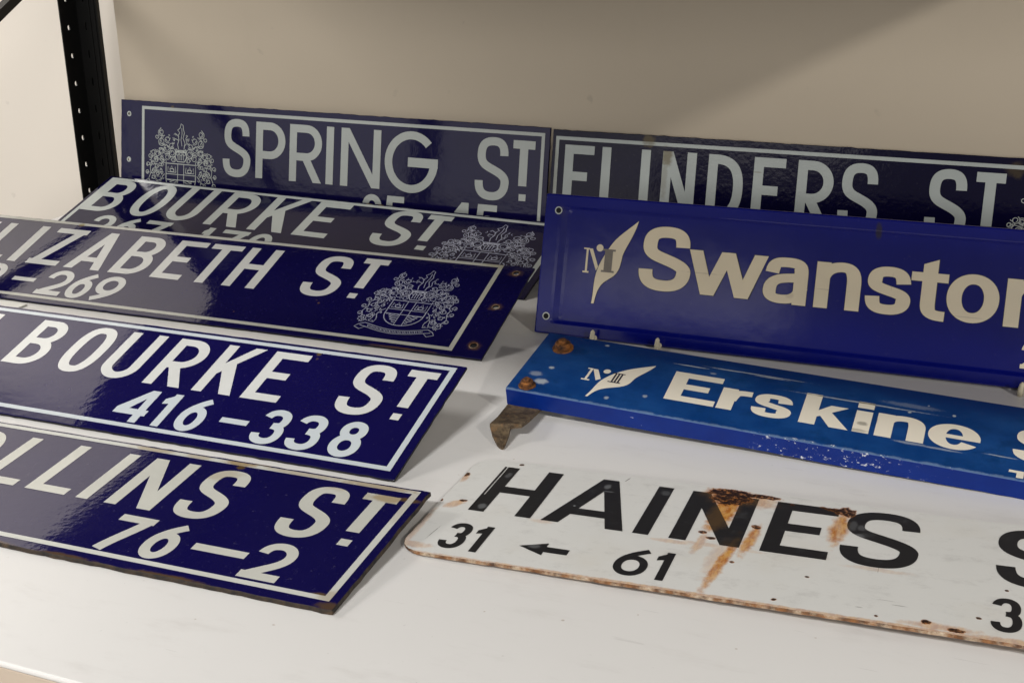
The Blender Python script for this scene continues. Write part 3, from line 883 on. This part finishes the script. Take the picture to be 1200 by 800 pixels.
def tray(parent, mat, edge):
    """pressed plate: rolled outer rim, flat margin, bevel up to a raised field"""
    def ring(d, z, rad):
        pts = []
        for (x, y, a) in [(GW - d - rad, d + rad, -90), (GW - d - rad, GH - d - rad, 0), (d + rad, GH - d - rad, 90), (d + rad, d + rad, 180)]:
            for k in range(5):
                t = R(a + 90 * k / 4); pts.append((x + rad * math.cos(t), y + rad * math.sin(t), z))
        return pts
    rings = [ring(0, -7.0, 2.0), ring(0, -2.0, 2.0), ring(.6, -.6, 2.0), ring(2.0, 0, 2.0)]
    ru, rv = 24, 15.0

    def ring2(extra, z, rad):
        pts = []
        a0, b0, a1, b1 = ru + extra * 3, rv + extra, GW - ru - extra * 3, GH - rv - extra
        for (x, y, a) in [(a1 - rad, b0 + rad, -90), (a1 - rad, b1 - rad, 0), (a0 + rad, b1 - rad, 90), (a0 + rad, b0 + rad, 180)]:
            for k in range(5):
                t = R(a + 90 * k / 4); pts.append((x + rad * math.cos(t), y + rad * math.sin(t), z))
        return pts
    rings += [ring2(-2.0, 0, 5), ring2(-.8, -.35, 5), ring2(1.6, -2.1, 5), ring2(3.0, -2.4, 5)]
    vs = [(x / 1000, y / 1000, z / 1000) for r in rings for x, y, z in r]
    n = len(rings[0]); fs = []
    for r in range(len(rings) - 1):
        for i in range(n):
            j = (i + 1) % n
            fs.append([r * n + i, r * n + j, (r + 1) * n + j, (r + 1) * n + i])
    fs.append([(len(rings) - 1) * n + i for i in range(n)])
    b = len(vs)
    vs += [(x / 1000, y / 1000, -.0071) for x, y, z in ring(0.0, 0, 2.0)]
    fs.append([b + i for i in range(n)][::-1])
    return mesh_obj('plate', vs, fs, [mat, edge], parent)


M['blue_G'] = enamel('royal_blue_enamel', (0.0022, 0.0055, 0.160), 0.12, 0.012, 0.05, var=0.15, dust=0.08, chips=[(.39, .1545, .004, .010, .8), (.02, .148, .008, .008, .25)], chipcol=(0.03, 0.025, 0.03))
tray(G, M['blue_G'], M['edge_dark'])
M['cream_paint'] = enamel('cream_vinyl', (0.82, 0.72, 0.53), 0.35, 0.02, 0.04, var=0.12, chips=[(.20, .09, .03, .0006, .5, 0), (.345, .085, .02, .0006, .5), (.41, .10, .0006, .01, .5), (.49, .07, .02, .0006, .45), (.15, .12, .004, .003, .35), (.30, .075, .006, .004, .3)], chipcol=(.42, .36, .27))
M['outline'] = paint('dark_outline', (0.008, 0.008, 0.03), 0.4)
M['grey_vinyl'] = paint('grey_vinyl', (0.21, 0.19, 0.165), 0.4, 0.2, 200)
ZG = -2.4
gl = [('S', 122.5, 184.5, 64.6, 139.6), ('w', 181.3, 272.8, 65.5, 116), ('a', 269.3, 320), ('n', 327.5, 377.3), ('s', 382.5, 431), ('t', 429.7, 468.3, 62.6, 128.6), ('o', 468, 521.5), ('n', 527.8, 578), ('S', 640, 702, 64.6, 139.6), ('t', 712, 750, 62.6, 128.6)]


def sub_outline(spec):
    for it in spec:
        ch, a, b = it[:3]
        ya, yb = (it[3], it[4]) if len(it) > 3 else (64.3, 116.4)
        wx = 16.6 if ch in 'S' else 15.4
        wy = 12.6 if ch == 'S' else 10.6
        o = 0.55
        flat('letter_outline', glyph(ch, a - o, b + o, ya - o, yb + o, wx + 2 * o, wy + 2 * o), ZG + .15, M['outline'], G)
        flat('letter', glyph(ch, a, b, ya, yb, wx, wy), ZG + .35, M['cream_paint'], G)


sub_outline(gl)
letters(G, [('2', 549.5, 570), ('3', 578, 598)], 22, 51, 5, 4.5, M['cream_paint'], z=ZG + .3, name='digit')
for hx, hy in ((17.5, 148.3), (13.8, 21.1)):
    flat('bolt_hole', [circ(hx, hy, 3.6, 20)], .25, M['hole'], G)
    flat('hole_rim', ribbon(circ(hx, hy, 4.0, 24), 1.3, 1.3, True), .4, M['white_grey'], G)


def feather(parent, z, mat, pts, name='feather'):
    return flat(name, pts, z, mat, parent)


def strip(left, right):
    q = []
    for i in range(len(left) - 1):
        q.append([left[i], right[i], right[i + 1]]); q.append([left[i], right[i + 1], left[i + 1]])
    return q


fl = path((117.3, 143.4), ((104, 131), (92, 123), (85.0, 110.5)), ((77, 97), (71.5, 86), (69.8, 72)), ((68.6, 60), (69.6, 52), (68.0, 42)), n=12)
fr = path((117.3, 143.4), ((113, 124), (104, 112), (101.2, 101)), ((100.0, 90), (99, 83), (92.5, 76.5)), ((82, 68), (74.5, 68), (71.2, 42)), n=12)
om = 0.55
flat('feather_outline', strip([(x - om, y) for x, y in fl], [(x + om, y - .4) for x, y in fr]), ZG + .15, M['outline'], G)
flat('feather', strip(fl, fr), ZG + .35, M['cream_paint'], G)
# letter M of the emblem
mo = rect(56.5, 79.5, 59.0, 106) + rect(53.6, 77.6, 61.2, 79.6) + rect(53.2, 105.4, 60, 107) + [[(59.6, 106.6), (64.2, 106.6), (72.5, 86), (70.3, 81)]]
flat('emblem_letter', mo, ZG + .35, M['cream_paint'], G)
flat('emblem_dot', [circ(72.8, 108.2, 4.3, 24)], ZG + .35, M['cream_paint'], G)
flat('emblem_bar', rect(79.6, 82, 89.4, 106) + rect(76.6, 80.2, 92.4, 82.4) + rect(76.8, 105.4, 92.6, 107.6), ZG + .55, M['grey_vinyl'], G)

# --- H  Erskine
H = sign('street_sign', (0.2259, 0.44581, 0.03), -0.0357, -0.02036, 0.20144, 'weathered blue street sign with folded lip, rusty bolts, white feather emblem and word Erskine')
HH = 116.7


def blue_weathered():
    m, nt, p = new_mat('weathered_blue_paint')
    v = coords(nt)
    c = mix(nt, ramp(nt, noise(nt, coords(nt, (1, 1.6, 1)), 11, 6, 0.65), 0.30, 0.72), (0.001, 0.034, 0.165), (0.010, 0.068, 0.245))
    # bleached middle band, deeper blue along the top
    t = N(nt, 'ShaderNodeTexCoord'); sep = N(nt, 'ShaderNodeSeparateXYZ'); L(nt, t.outputs['Object'], sep.inputs[0])
    f = math_(nt, 'ADD', sep.outputs[1], math_(nt, 'MULTIPLY', noise(nt, v, 14, 4), 0.05))
    c = mix(nt, math_(nt, 'MULTIPLY', ramp(nt, f, 0.108, 0.135), 0.85), c, (0.001, 0.024, 0.150))
    c = mix(nt, math_(nt, 'MULTIPLY', ramp(nt, noise(nt, v, 26, 7, 0.72), 0.50, 0.68), 0.75), c, (0.001, 0.030, 0.125))
    sc = spots(nt, [(.168, .095, .020, .0011, .9, 0), (.205, .0985, .018, .0010, .8, 0), (.235, .099, .055, .0012, .7, 0), (.345, .0795, .075, .0014, .75, 0), (.250, .097, .02, .001, .7, 0),
                    (.478, .031, .016, .0012, .6, 0), (.400, .027, .018, .0022, .5, 0), (.426, .026, .02, .0018, .5, 0), (.390, .077, .002, .002, .9), (.43, .083, .002, .002, .9), (.405, .093, .0012, .0012, .6), (.39, .088, .03, .004, .25),
                    (.030, .050, .0035, .003, .9), (.036, .088, .0015, .0015, .9), (.019, .035, .008, .005, .45), (.030, .0225, .0085, .0055, .8), (.105, .014, .003, .003, .7), (.141, .028, .003, .003, .6), (.019, .095, .003, .002, 1), (.07, .108, .003, .002, .8), (.193, .088, .004, .002, .5)], 0.25, 260)
    c = mix(nt, sc, c, (0.42, 0.46, 0.50))
    ed = ramp(nt, math_(nt, 'ADD', sep.outputs[1], math_(nt, 'MULTIPLY', math_(nt, 'SUBTRACT', noise(nt, v, 70, 6, .7), .5), 0.011)), 0.0030, 0.0008)
    c = mix(nt, math_(nt, 'MULTIPLY', ed, 0.32), c, (0.28, 0.38, 0.48))
    # chips on the folded lip (below the fold)
    lip = ramp(nt, sep.outputs[2], -0.0009, -0.0016)
    deep = mix(nt, noise(nt, v, 40, 5), (0.0005, 0.011, 0.135), (0.001, 0.026, 0.215))
    c = mix(nt, lip, c, deep)
    zone = spots(nt, [(.335, -.001, .085, .012, .93), (.372, -.001, .028, .014, 1.0), (.285, -.001, .03, .006, .95)], 0.45, 60)
    ch = ramp(nt, noise(nt, coords(nt, (0.8, 1, 1.3)), 150, 7, 0.75), 0.585, 0.61)
    ch2 = ramp(nt, noise(nt, coords(nt, (0.45, 1, 1.3), (3, 0, 0)), 170, 2, 0.5), 0.72, 0.74)
    fm = math_(nt, 'MAXIMUM', math_(nt, 'MULTIPLY', ch, zone), ch2)
    nearlip = ramp(nt, sep.outputs[1], 0.004, 0.002)
    c = mix(nt, math_(nt, 'MULTIPLY', fm, nearlip), c, (0.68, 0.70, 0.74))
    L(nt, c, p.inputs['Base Color'])
    p.inputs['Roughness'].default_value = 0.36
    p.inputs['Specular IOR Level'].default_value = 0.24
    L(nt, bump(nt, noise(nt, v, 90, 5), 0.15, 0.0008), p.inputs['Normal'])
    return m


M['blue_H'] = blue_weathered()


def folded(parent, u1, lip, back):
    """channel: top face, front lip and back lip folded down, left end with a short fold, 1.2 mm sheet"""
    n = int(u1 / 12)
    rnd = random.Random(8)
    sec = [(1.2, -lip + 1.2), (0.0, -lip), (0.0, -1.8), (.5, -.5), (1.8, 0), (HH - 1.8, 0), (HH - .5, -.5), (HH, -1.8), (HH, -back), (HH - 1.2, -back), (HH - 1.2, -2.2), (HH - 2.4, -1.2), (2.6, -1.2), (1.2, -2.6)]
    m = len(sec); vs, fs = [], []
    for i in range(n + 1):
        x = u1 * i / n
        for k, (y, z) in enumerate(sec):
            w = 0
            if k in (0, 1): w = .5 * math.sin(x * .031) + rnd.gauss(0, .18)
            if k in (2, 3, 4): w = rnd.gauss(0, .10)
            vs.append((x / 1000, y / 1000, (z + w) / 1000))
    for i in range(n):
        for k in range(m):
            l = (k + 1) % m
            fs.append([i * m + k, (i + 1) * m + k, (i + 1) * m + l, i * m + l])
    fs.append(list(range(m))); fs.append([n * m + k for k in range(m)][::-1])
    o = mesh_obj('plate', vs, fs, M['blue_H'], parent)
    bm = bmesh.new(); bm.from_mesh(o.data); bmesh.ops.recalc_face_normals(bm, faces=bm.faces); bm.to_mesh(o.data); bm.free()
    return o


folded(H, 900, 20, 14)
M['lett_H'] = enamel('worn_white_vinyl', (0.82, 0.76, 0.64), 0.4, 0.06, 0.05, var=0.06, chips=[(.346, .0795, .075, .0015, 1.0), (.352, .045, .006, .004, .7), (.350, .033, .010, .003, .5), (.362, .052, .0025, .010, .9), (.31, .083, .012, .002, .6)], chipcol=(0.22, 0.20, 0.16))
hs = [('E', 159.5, 210.5, 29.6, 81), ('r', 213, 243.5, 29.4, 66.5), ('s', 246.2, 285.5, 28.4, 68), ('k', 294.3, 341.5, 29.6, 81), ('i', 345, 360.4, 29.6, 81), ('n', 365.4, 410.2, 29.2, 68), ('e', 413, 459.5, 28.6, 68.6), ('S', 487.5, 540, 28.6, 82)]
for it in hs:
    ch, a, b, ya, yb = it
    polys = glyph(ch, a, b, ya, yb, 15.6 if ch != 's' else 14.2, 9.4 if ch == 'E' else (7.4 if ch in 'se' else 8.6))
    flat('letter', [[(x - .06 * (y - 29), y) for x, y in p] for p in polys], .3, M['lett_H'], H)
letters(H, [('T', 487, 512)], -4, 13, 7, 4.5, M['lett_H'], name='digit') if 0 else None
flat('digit', [[(487.2, 9.6), (500, 9.6), (500, 13.2), (487.2, 13.2)], [(494, 2.6), (500, 2.6), (500, 10), (494, 10)]], .3, M['lett_H'], H)
flp = path((133.2, 84.3), ((120, 77), (111, 72), (104, 65.5)), ((94, 56), (89, 46), (87.0, 36)), ((85.8, 26), (85.2, 18), (83.4, 10.4)), n=12)
frp = path((133.2, 84.3), ((130, 70), (121, 62), (119.6, 51)), ((118.6, 44), (117, 40), (110.5, 36.0)), ((97, 29), (90, 28), (86.0, 10.4)), n=12)
flat('feather', strip(flp, frp), .3, M['lett_H'], H)
flat('emblem_letter', rect(70.6, 40, 73.2, 60) + rect(67.4, 38.2, 76.6, 40.4) + rect(67.4, 59, 73, 61) + [[(73, 60.6), (78.4, 60.6), (87.2, 44.5), (83.0, 40.6)]], .3, M['lett_H'], H)
flat('emblem_dot', [circ(88.6, 59.6, 3.9, 20)], .3, M['lett_H'], H)
for k in range(3): flat('emblem_bar', rect(98.6 + k * 3.3, 43, 100.4 + k * 3.3, 58.4), .5, M['outline'], H)
flat('emblem_bar', rect(95.5, 41.4, 109, 43) + rect(95.5, 58.2, 109, 59.6), .5, M['outline'], H)


def bolt(x, y, s, seed):
    rnd = random.Random(seed)
    rows = [(1.42, 0.2), (1.40, 1.5), (1.30, 1.8), (1.06, 1.8), (1.08, 2.3), (1.06, 6.2), (.92, 7.0), (.58, 7.0), (.58, 9.2), (.50, 9.8), (.42, 9.8)]
    vs, fs = [], []
    m = 18
    for i, (r, z) in enumerate(rows):
        for k in range(m):
            a = 6.283 * k / m
            hexr = 1.0 / max(abs(math.cos(a)), abs(math.cos(a + 1.047)), abs(math.cos(a - 1.047))) * .93 if 3 <= i <= 6 else 1.0
            q = r * s * hexr * (1 + rnd.gauss(0, .018))
            vs.append(((x + q * math.cos(a)) / 1000, (y + q * math.sin(a)) / 1000, (z * s / 7.0 + rnd.gauss(0, .05)) / 1000))
    for i in range(len(rows) - 1):
        for k in range(m):
            l = (k + 1) % m; fs.append([i * m + k, i * m + l, (i + 1) * m + l, (i + 1) * m + k])
    fs.append([(len(rows) - 1) * m + k for k in range(m)])
    return mesh_obj('bolt', vs, fs, M['bolt_rust'], H)


bolt(27.0, 88.5, 8.0, 1)
bolt(19.5, 10.5, 6.4, 2)
# rusty mounting bracket bolted underneath, its bent foot showing in front of the lip (world coordinates)
def bracket():
    T = 0.0042
    # strip: under the sign, out past the lip, then folded down to a pointed foot
    xs = [0.0, 0.25, 0.5, 0.75, 1.0]
    prof = [((0.226, 0.560), (0.262, 0.561), 0.026), ((0.224, 0.470), (0.261, 0.471), 0.0085), ((0.2255, 0.447), (0.2615, 0.449), 0.0085), ((0.231, 0.412), (0.2625, 0.420), 0.0100), ((0.2325, 0.3905), (0.2615, 0.4005), 0.0120)]
    foot = [((0.2335, 0.3885), (0.2535, 0.3950), 0.0108), ((0.2400, 0.3795), (0.2550, 0.3850), 0.0068), ((0.2490, 0.3700), (0.2570, 0.3735), 0.0028), ((0.2545, 0.3645), (0.2575, 0.3660), 0.0008)]
    rnd = random.Random(5)
    rows = []
    for (a, b, z) in prof + foot:
        rows.append([(a[0] + (b[0] - a[0]) * t + rnd.gauss(0, .0004), a[1] + (b[1] - a[1]) * t + rnd.gauss(0, .0004), z + rnd.gauss(0, .0002)) for t in xs])
    n = len(xs); m = len(rows); vs = [p for r in rows for p in r]; fs = []
    for i in range(m - 1):
        for k in range(n - 1):
            fs.append([i * n + k, i * n + k + 1, (i + 1) * n + k + 1, (i + 1) * n + k])
    o = mesh_obj('bracket', vs, fs, M['bracket_rust'])
    mod = o.modifiers.new('sheet', 'SOLIDIFY'); mod.thickness = T; mod.offset = 0
    return under(o, H)


bpy.context.view_layer.update()
bracket()

# --- I  HAINES S(T)
I_ = sign('street_sign', (0.25393, 0.14607, 0.0042), 0.04909, 0.01474, -0.01556, 'white painted steel street sign reading HAINES with black letters and orange rust stains')
RUST = [(.2440, .1850, .022, .009, 1.0), (.2430, .1730, .016, .014, 1.0), (.2660, .1855, .024, .0045, 1.0), (.2500, .178, .018, .012, .85), (.2760, .1260, .0045, .0040, 1.0), (.2355, .1040, .0040, .0028, .9), (.2440, .0955, .0040, .0028, .9), (.3445, .1760, .0085, .0095, 1.0), (.338, .178, .012, .004, .8), (.2685, .0600, .0020, .0020, .8),
        (.3285, .0535, .0022, .0016, 1.0), (.3100, .0110, .0025, .0025, .8), (.2985, .177, .002, .002, .9), (.0199, .1012, .0042, .0022, .9), (.0025, .1540, .0035, .0045, 1.0), (.0005, .0965, .0025, .0030, .8), (.0440, .1890, .0024, .0024, .8), (.4205, .0120, .0045, .0035, 1.0), (.4410, .0060, .0065, .0035, 1.0), (.4560, .0290, .0022, .0018, .9), (.4750, .0770, .0016, .0016, .9), (.3245, .1800, .003, .002, .7), (.385, .010, .0016, .0016, .7)]
STREAK = [(.2450, .1500, .013, .050, .95, .10), (.2600, .055, .0058, .055, .85, .10), (.2570, .065, .010, .04, .3, .1), (.2755, .1000, .0058, .032, .85, .08), (.2370, .085, .005, .022, .45, .1), (.3425, .1450, .0085, .036, .8, .05), (.2640, .176, .026, .016, .55, 0), (.2385, .178, .022, .018, .65, 0), (.0150, .0930, .0075, .010, .55, .5), (.0035, .146, .004, .010, .5), (.0025, .040, .004, .05, .35), (.01, .012, .02, .006, .4), (.30, .001, .35, .0035, .55), (.100, .083, .012, .004, .25), (.215, .080, .02, .004, .35), (.24, .083, .02, .004, .3), (.38, .081, .03, .004, .22), (.275, .082, .02, .003, .2), (.43, .008, .03, .006, .5), (.49, .002, .06, .006, .5)]


def haines_paint(name, base, letter=False):
    m, nt, p = new_mat(name)
    v = coords(nt)
    c = mix(nt, noise(nt, v, 10, 6, 0.65), tuple(x * .90 for x in base), base)
    if not letter:
        g = ramp(nt, noise(nt, coords(nt, (1, 1.4, 1)), 38, 6, 0.72), 0.50, 0.76)
        c = mix(nt, math_(nt, 'MULTIPLY', g, 0.40), c, (0.46, 0.45, 0.43))
        g2 = ramp(nt, noise(nt, coords(nt, (1, 1, 1), (4, 2, 0)), 7, 5, 0.6), 0.52, 0.72)
        c = mix(nt, math_(nt, 'MULTIPLY', g2, 0.20), c, (0.62, 0.55, 0.42))
        sp = ramp(nt, noise(nt, v, 170, 3, 0.6), 0.735, 0.775)
        c = mix(nt, math_(nt, 'MULTIPLY', sp, 0.5), c, (0.22, 0.17, 0.13))
        scr = spots(nt, [(.0187, .037, .0004, .014, .8, .12), (.148, .186, .0007, .005, .8, .3), (.40, .03, .006, .0006, .6), (.372, .019, .003, .0008, .5), (.39, .035, .008, .0005, .4, 0), (.38, .0815, .0004, .006, .5)], .3, 300)
        c = mix(nt, scr, c, (0.10, 0.08, 0.07))
    else:
        g = ramp(nt, noise(nt, v, 45, 6, 0.7), 0.54, 0.80)
        c = mix(nt, math_(nt, 'MULTIPLY', g, 0.55), c, (0.075, 0.080, 0.085))
        sc = spots(nt, [(.135, .166, .0035, .0055, .55), (.1385, .156, .006, .0012, .45), (.0405, .095, .004, .006, .5), (.0405, .163, .003, .007, .3), (.188, .168, .005, .006, .25), (.356, .1325, .008, .006, .5, .5), (.353, .152, .004, .010, .25), (.118, .1195, .0015, .0015, .9), (.109, .038, .006, .004, .4), (.36, .15, .004, .006, .3)], .3, 120)
        c = mix(nt, sc, c, (0.22, 0.23, 0.24))
    st = spots(nt, STREAK, 0.30, 110)
    gr = math_(nt, 'MULTIPLY', st, math_(nt, 'ADD', math_(nt, 'MULTIPLY', noise(nt, coords(nt, (3, .7, 1)), 60, 5, .7), 1.3), .42), True)
    c = mix(nt, math_(nt, 'MULTIPLY', gr, 0.75 if letter else 1.0), c, (0.10, 0.055, 0.02) if letter else mix(nt, ramp(nt, noise(nt, coords(nt, (2, .8, 1)), 95, 5, .7), .38, .62), (0.45, 0.145, 0.014), (0.68, 0.36, 0.10)))
    rs = spots(nt, RUST, 0.40, 130)
    halo = math_(nt, 'MULTIPLY', ramp(nt, rs, 0.02, 0.4), .85)
    c = mix(nt, math_(nt, 'MULTIPLY', halo, .6 if letter else 1.0), c, (0.42, 0.14, 0.016))
    core = math_(nt, 'MULTIPLY', ramp(nt, rs, .25, .60), ramp(nt, noise(nt, v, 240, 5, .7), .33, .50))
    c = mix(nt, core, c, (0.025, 0.010, 0.006))
    L(nt, c, p.inputs['Base Color'])
    p.inputs['Roughness'].default_value = 0.42
    p.inputs['Specular IOR Level'].default_value = 0.4
    b = bump(nt, noise(nt, v, 60, 6, .7), 0.10, 0.0012)
    b = bump(nt, rs, 0.5, 0.0008, b)
    L(nt, b, p.inputs['Normal'])
    return m


M['haines_white'] = haines_paint('rusty_white_paint', (0.80, 0.80, 0.775))
M['haines_black'] = haines_paint('worn_black_paint', (0.014, 0.014, 0.016), True)
plate(I_, 0, 800, 0, 193.7, 2.6, M['haines_white'], M['edge_orange'], rad=24, seed=9, rough_edge=.3, rim=1, ins=0.6)
il = [('H', 30.8, 88.6), ('A', 98, 171), ('I', 179.2, 193), ('N', 210.4, 269.2), ('E', 285.8, 339), ('S', 346.5, 408, 84.3, 184), ('S', 466.5, 528, 86, 186), ('T', 540, 592)]
for it in il:
    ch, a, b = it[:3]
    ya, yb = (it[3], it[4]) if len(it) > 3 else (85, 180)
    polys = glyph(ch, a, b, ya, yb, 14.4, 14.0, st=0.4)
    if ch == 'H':
        polys = rect(30.8, 85, 33.0, 180) + rect(34.1, 85, 45.4, 180) + rect(74.2, 85, 88.6, 180) + rect(34.1, 126, 80, 139) + rect(32.5, 85, 35, 118)
    flat('letter', polys, .3, M['haines_black'], I_)
dg = [('3', 29, 50.5), ('1', 54.5, 66.4), ('6', 179.3, 206.6), ('1', 210.8, 223.2), ('3', 464.3, 486), ('1', 492, 503)]
for ch, a, b in dg:
    dy = 1.2 if a > 460 else 0
    flat('digit', glyph(ch, a, b, 13 + dy, 59.6 + dy * 4, 6.6, 7.2), .3, M['haines_black'], I_)
flat('arrow', [[(96.7, 35.2), (119.2, 24.6), (119.2, 46)], [(118.5, 30.4), (139.2, 30.4), (139.2, 39.6), (118.5, 39.6)]], .3, M['haines_black'], I_)

# ================================================================== SUPPORTS AND SMALL THINGS
def wedge(x0, x1, y0, y1, z0, z1, label):
    """foam block with a sloping top that carries the raised back edge of a sign"""
    vs = [(x0, y0, 0.0006), (x1, y0, 0.0006), (x1, y1, 0.0006), (x0, y1, 0.0006), (x0, y0, z0), (x1, y0, z0), (x1, y1, z1), (x0, y1, z1)]
    fs = [[3, 2, 1, 0], [4, 5, 6, 7], [0, 1, 5, 4], [1, 2, 6, 5], [2, 3, 7, 6], [3, 0, 4, 7]]
    bm = bmesh.new()
    bv = [bm.verts.new(v) for v in vs]
    for f in fs: bm.faces.new([bv[i] for i in f])
    bmesh.ops.bevel(bm, geom=list(bm.edges), offset=0.0012, segments=2, affect='EDGES')
    return tag(bm_obj('foam_block', bm, M['foam']), label, 'foam block', 'foam blocks propping up the signs')


def zt(y, o, tilt, t): return o[2] + (y - o[1]) * math.tan(tilt) - t / math.cos(tilt) - 0.0006


wedge(-0.45, -0.05, 0.375, 0.415, zt(.375, (0, .259, .003), .288, .0032), zt(.415, (0, .259, .003), .288, .0032), 'grey foam block under the raised back of the BOURKE ST 416 sign')
wedge(-0.50, -0.05, 0.68, 0.72, zt(.68, (0, .572, .003), .3347, .0032), zt(.72, (0, .572, .003), .3347, .0032), 'grey foam block under the raised back of the ELIZABETH sign')
wedge(-0.55, -0.20, 0.93, 0.96, zt(.93, (0, .832, .003), .3234, .0034), zt(.96, (0, .832, .003), .3234, .0034), 'grey foam block under the raised back of the rear BOURKE sign')
wedge(-0.30, 0.10, 0.185, 0.21, zt(.185, (0, .036, .0044), .0834, .0044), zt(.21, (0, .036, .0044), .0834, .0044), 'grey foam block under the raised back of the COLLINS sign')


def easel(x, dx, label):
    """small cream easel: two foot rails with an upturned peg, leaning back rest, cross bar"""
    e = empty('display_easel', Matrix.Translation((x, 0.70, 0.0)), label, 'easel', 'cream easels holding up the blue sign')
    def rod(name, pts, r, rr=None):
        cu = bmesh.new()
        prev = None
        for i, p in enumerate(pts):
            a = Vector(pts[max(i - 1, 0)]); b = Vector(pts[min(i + 1, len(pts) - 1)])
            d = (b - a).normalized(); q = d.to_track_quat('Z', 'Y').to_matrix()
            rad = r if not rr else rr[i]
            ring = [cu.verts.new(Vector(p) + q @ Vector((rad * math.cos(6.283 * k / 10), rad * math.sin(6.283 * k / 10), 0))) for k in range(10)]
            if prev:
                for k in range(10): cu.faces.new([prev[k], prev[(k + 1) % 10], ring[(k + 1) % 10], ring[k]])
            else: cu.faces.new(ring[::-1])
            prev = ring
        cu.faces.new(prev)
        o = bm_obj(name, cu, M['cream'], e)
        for f in o.data.polygons: f.use_smooth = True
        return o
    for s in (0, dx):
        rod('foot_rail', [(s, -0.018, 0.0036), (s, 0.10, 0.0036)], 0.0030)
        rod('peg', [(s, -0.0175, 0.0010), (s, -0.0185, 0.008), (s + .0008, -0.019, 0.014), (s + .0012, -0.019, 0.0165)], .0028, [.0030, .0030, .0026, .0010])
        rod('back_rest', [(s, 0.045, 0.004), (s, 0.062, 0.10)], 0.0030)
    rod('cross_bar', [(0, 0.075, 0.0036), (dx, 0.075, 0.0036)], 0.0028)
    return e


easel(0.236, 0.0795, 'cream display easel at the left end of the blue Swanston sign')
easel(0.712, 0.0795, 'cream display easel under the right part of the blue Swanston sign')

patch = box_obj('light_patch', (-0.62, 0.543, 0.0006), (-0.508, 0.5605, 0.0022), M['patch'], None, 0.0003)  # thin slab added to imitate a strip of light on the shelf
tag(patch, 'narrow white card standing in for light falling between the ELIZABETH and BOURKE signs', 'patch')
blk = box_obj('spacer_block', (0.80, 0.23, 0.0006), (0.84, 0.34, 0.0068), M['foam'], None, 0.0008)
tag(blk, 'thin grey spacer under the right end of the white HAINES sign', 'foam block')
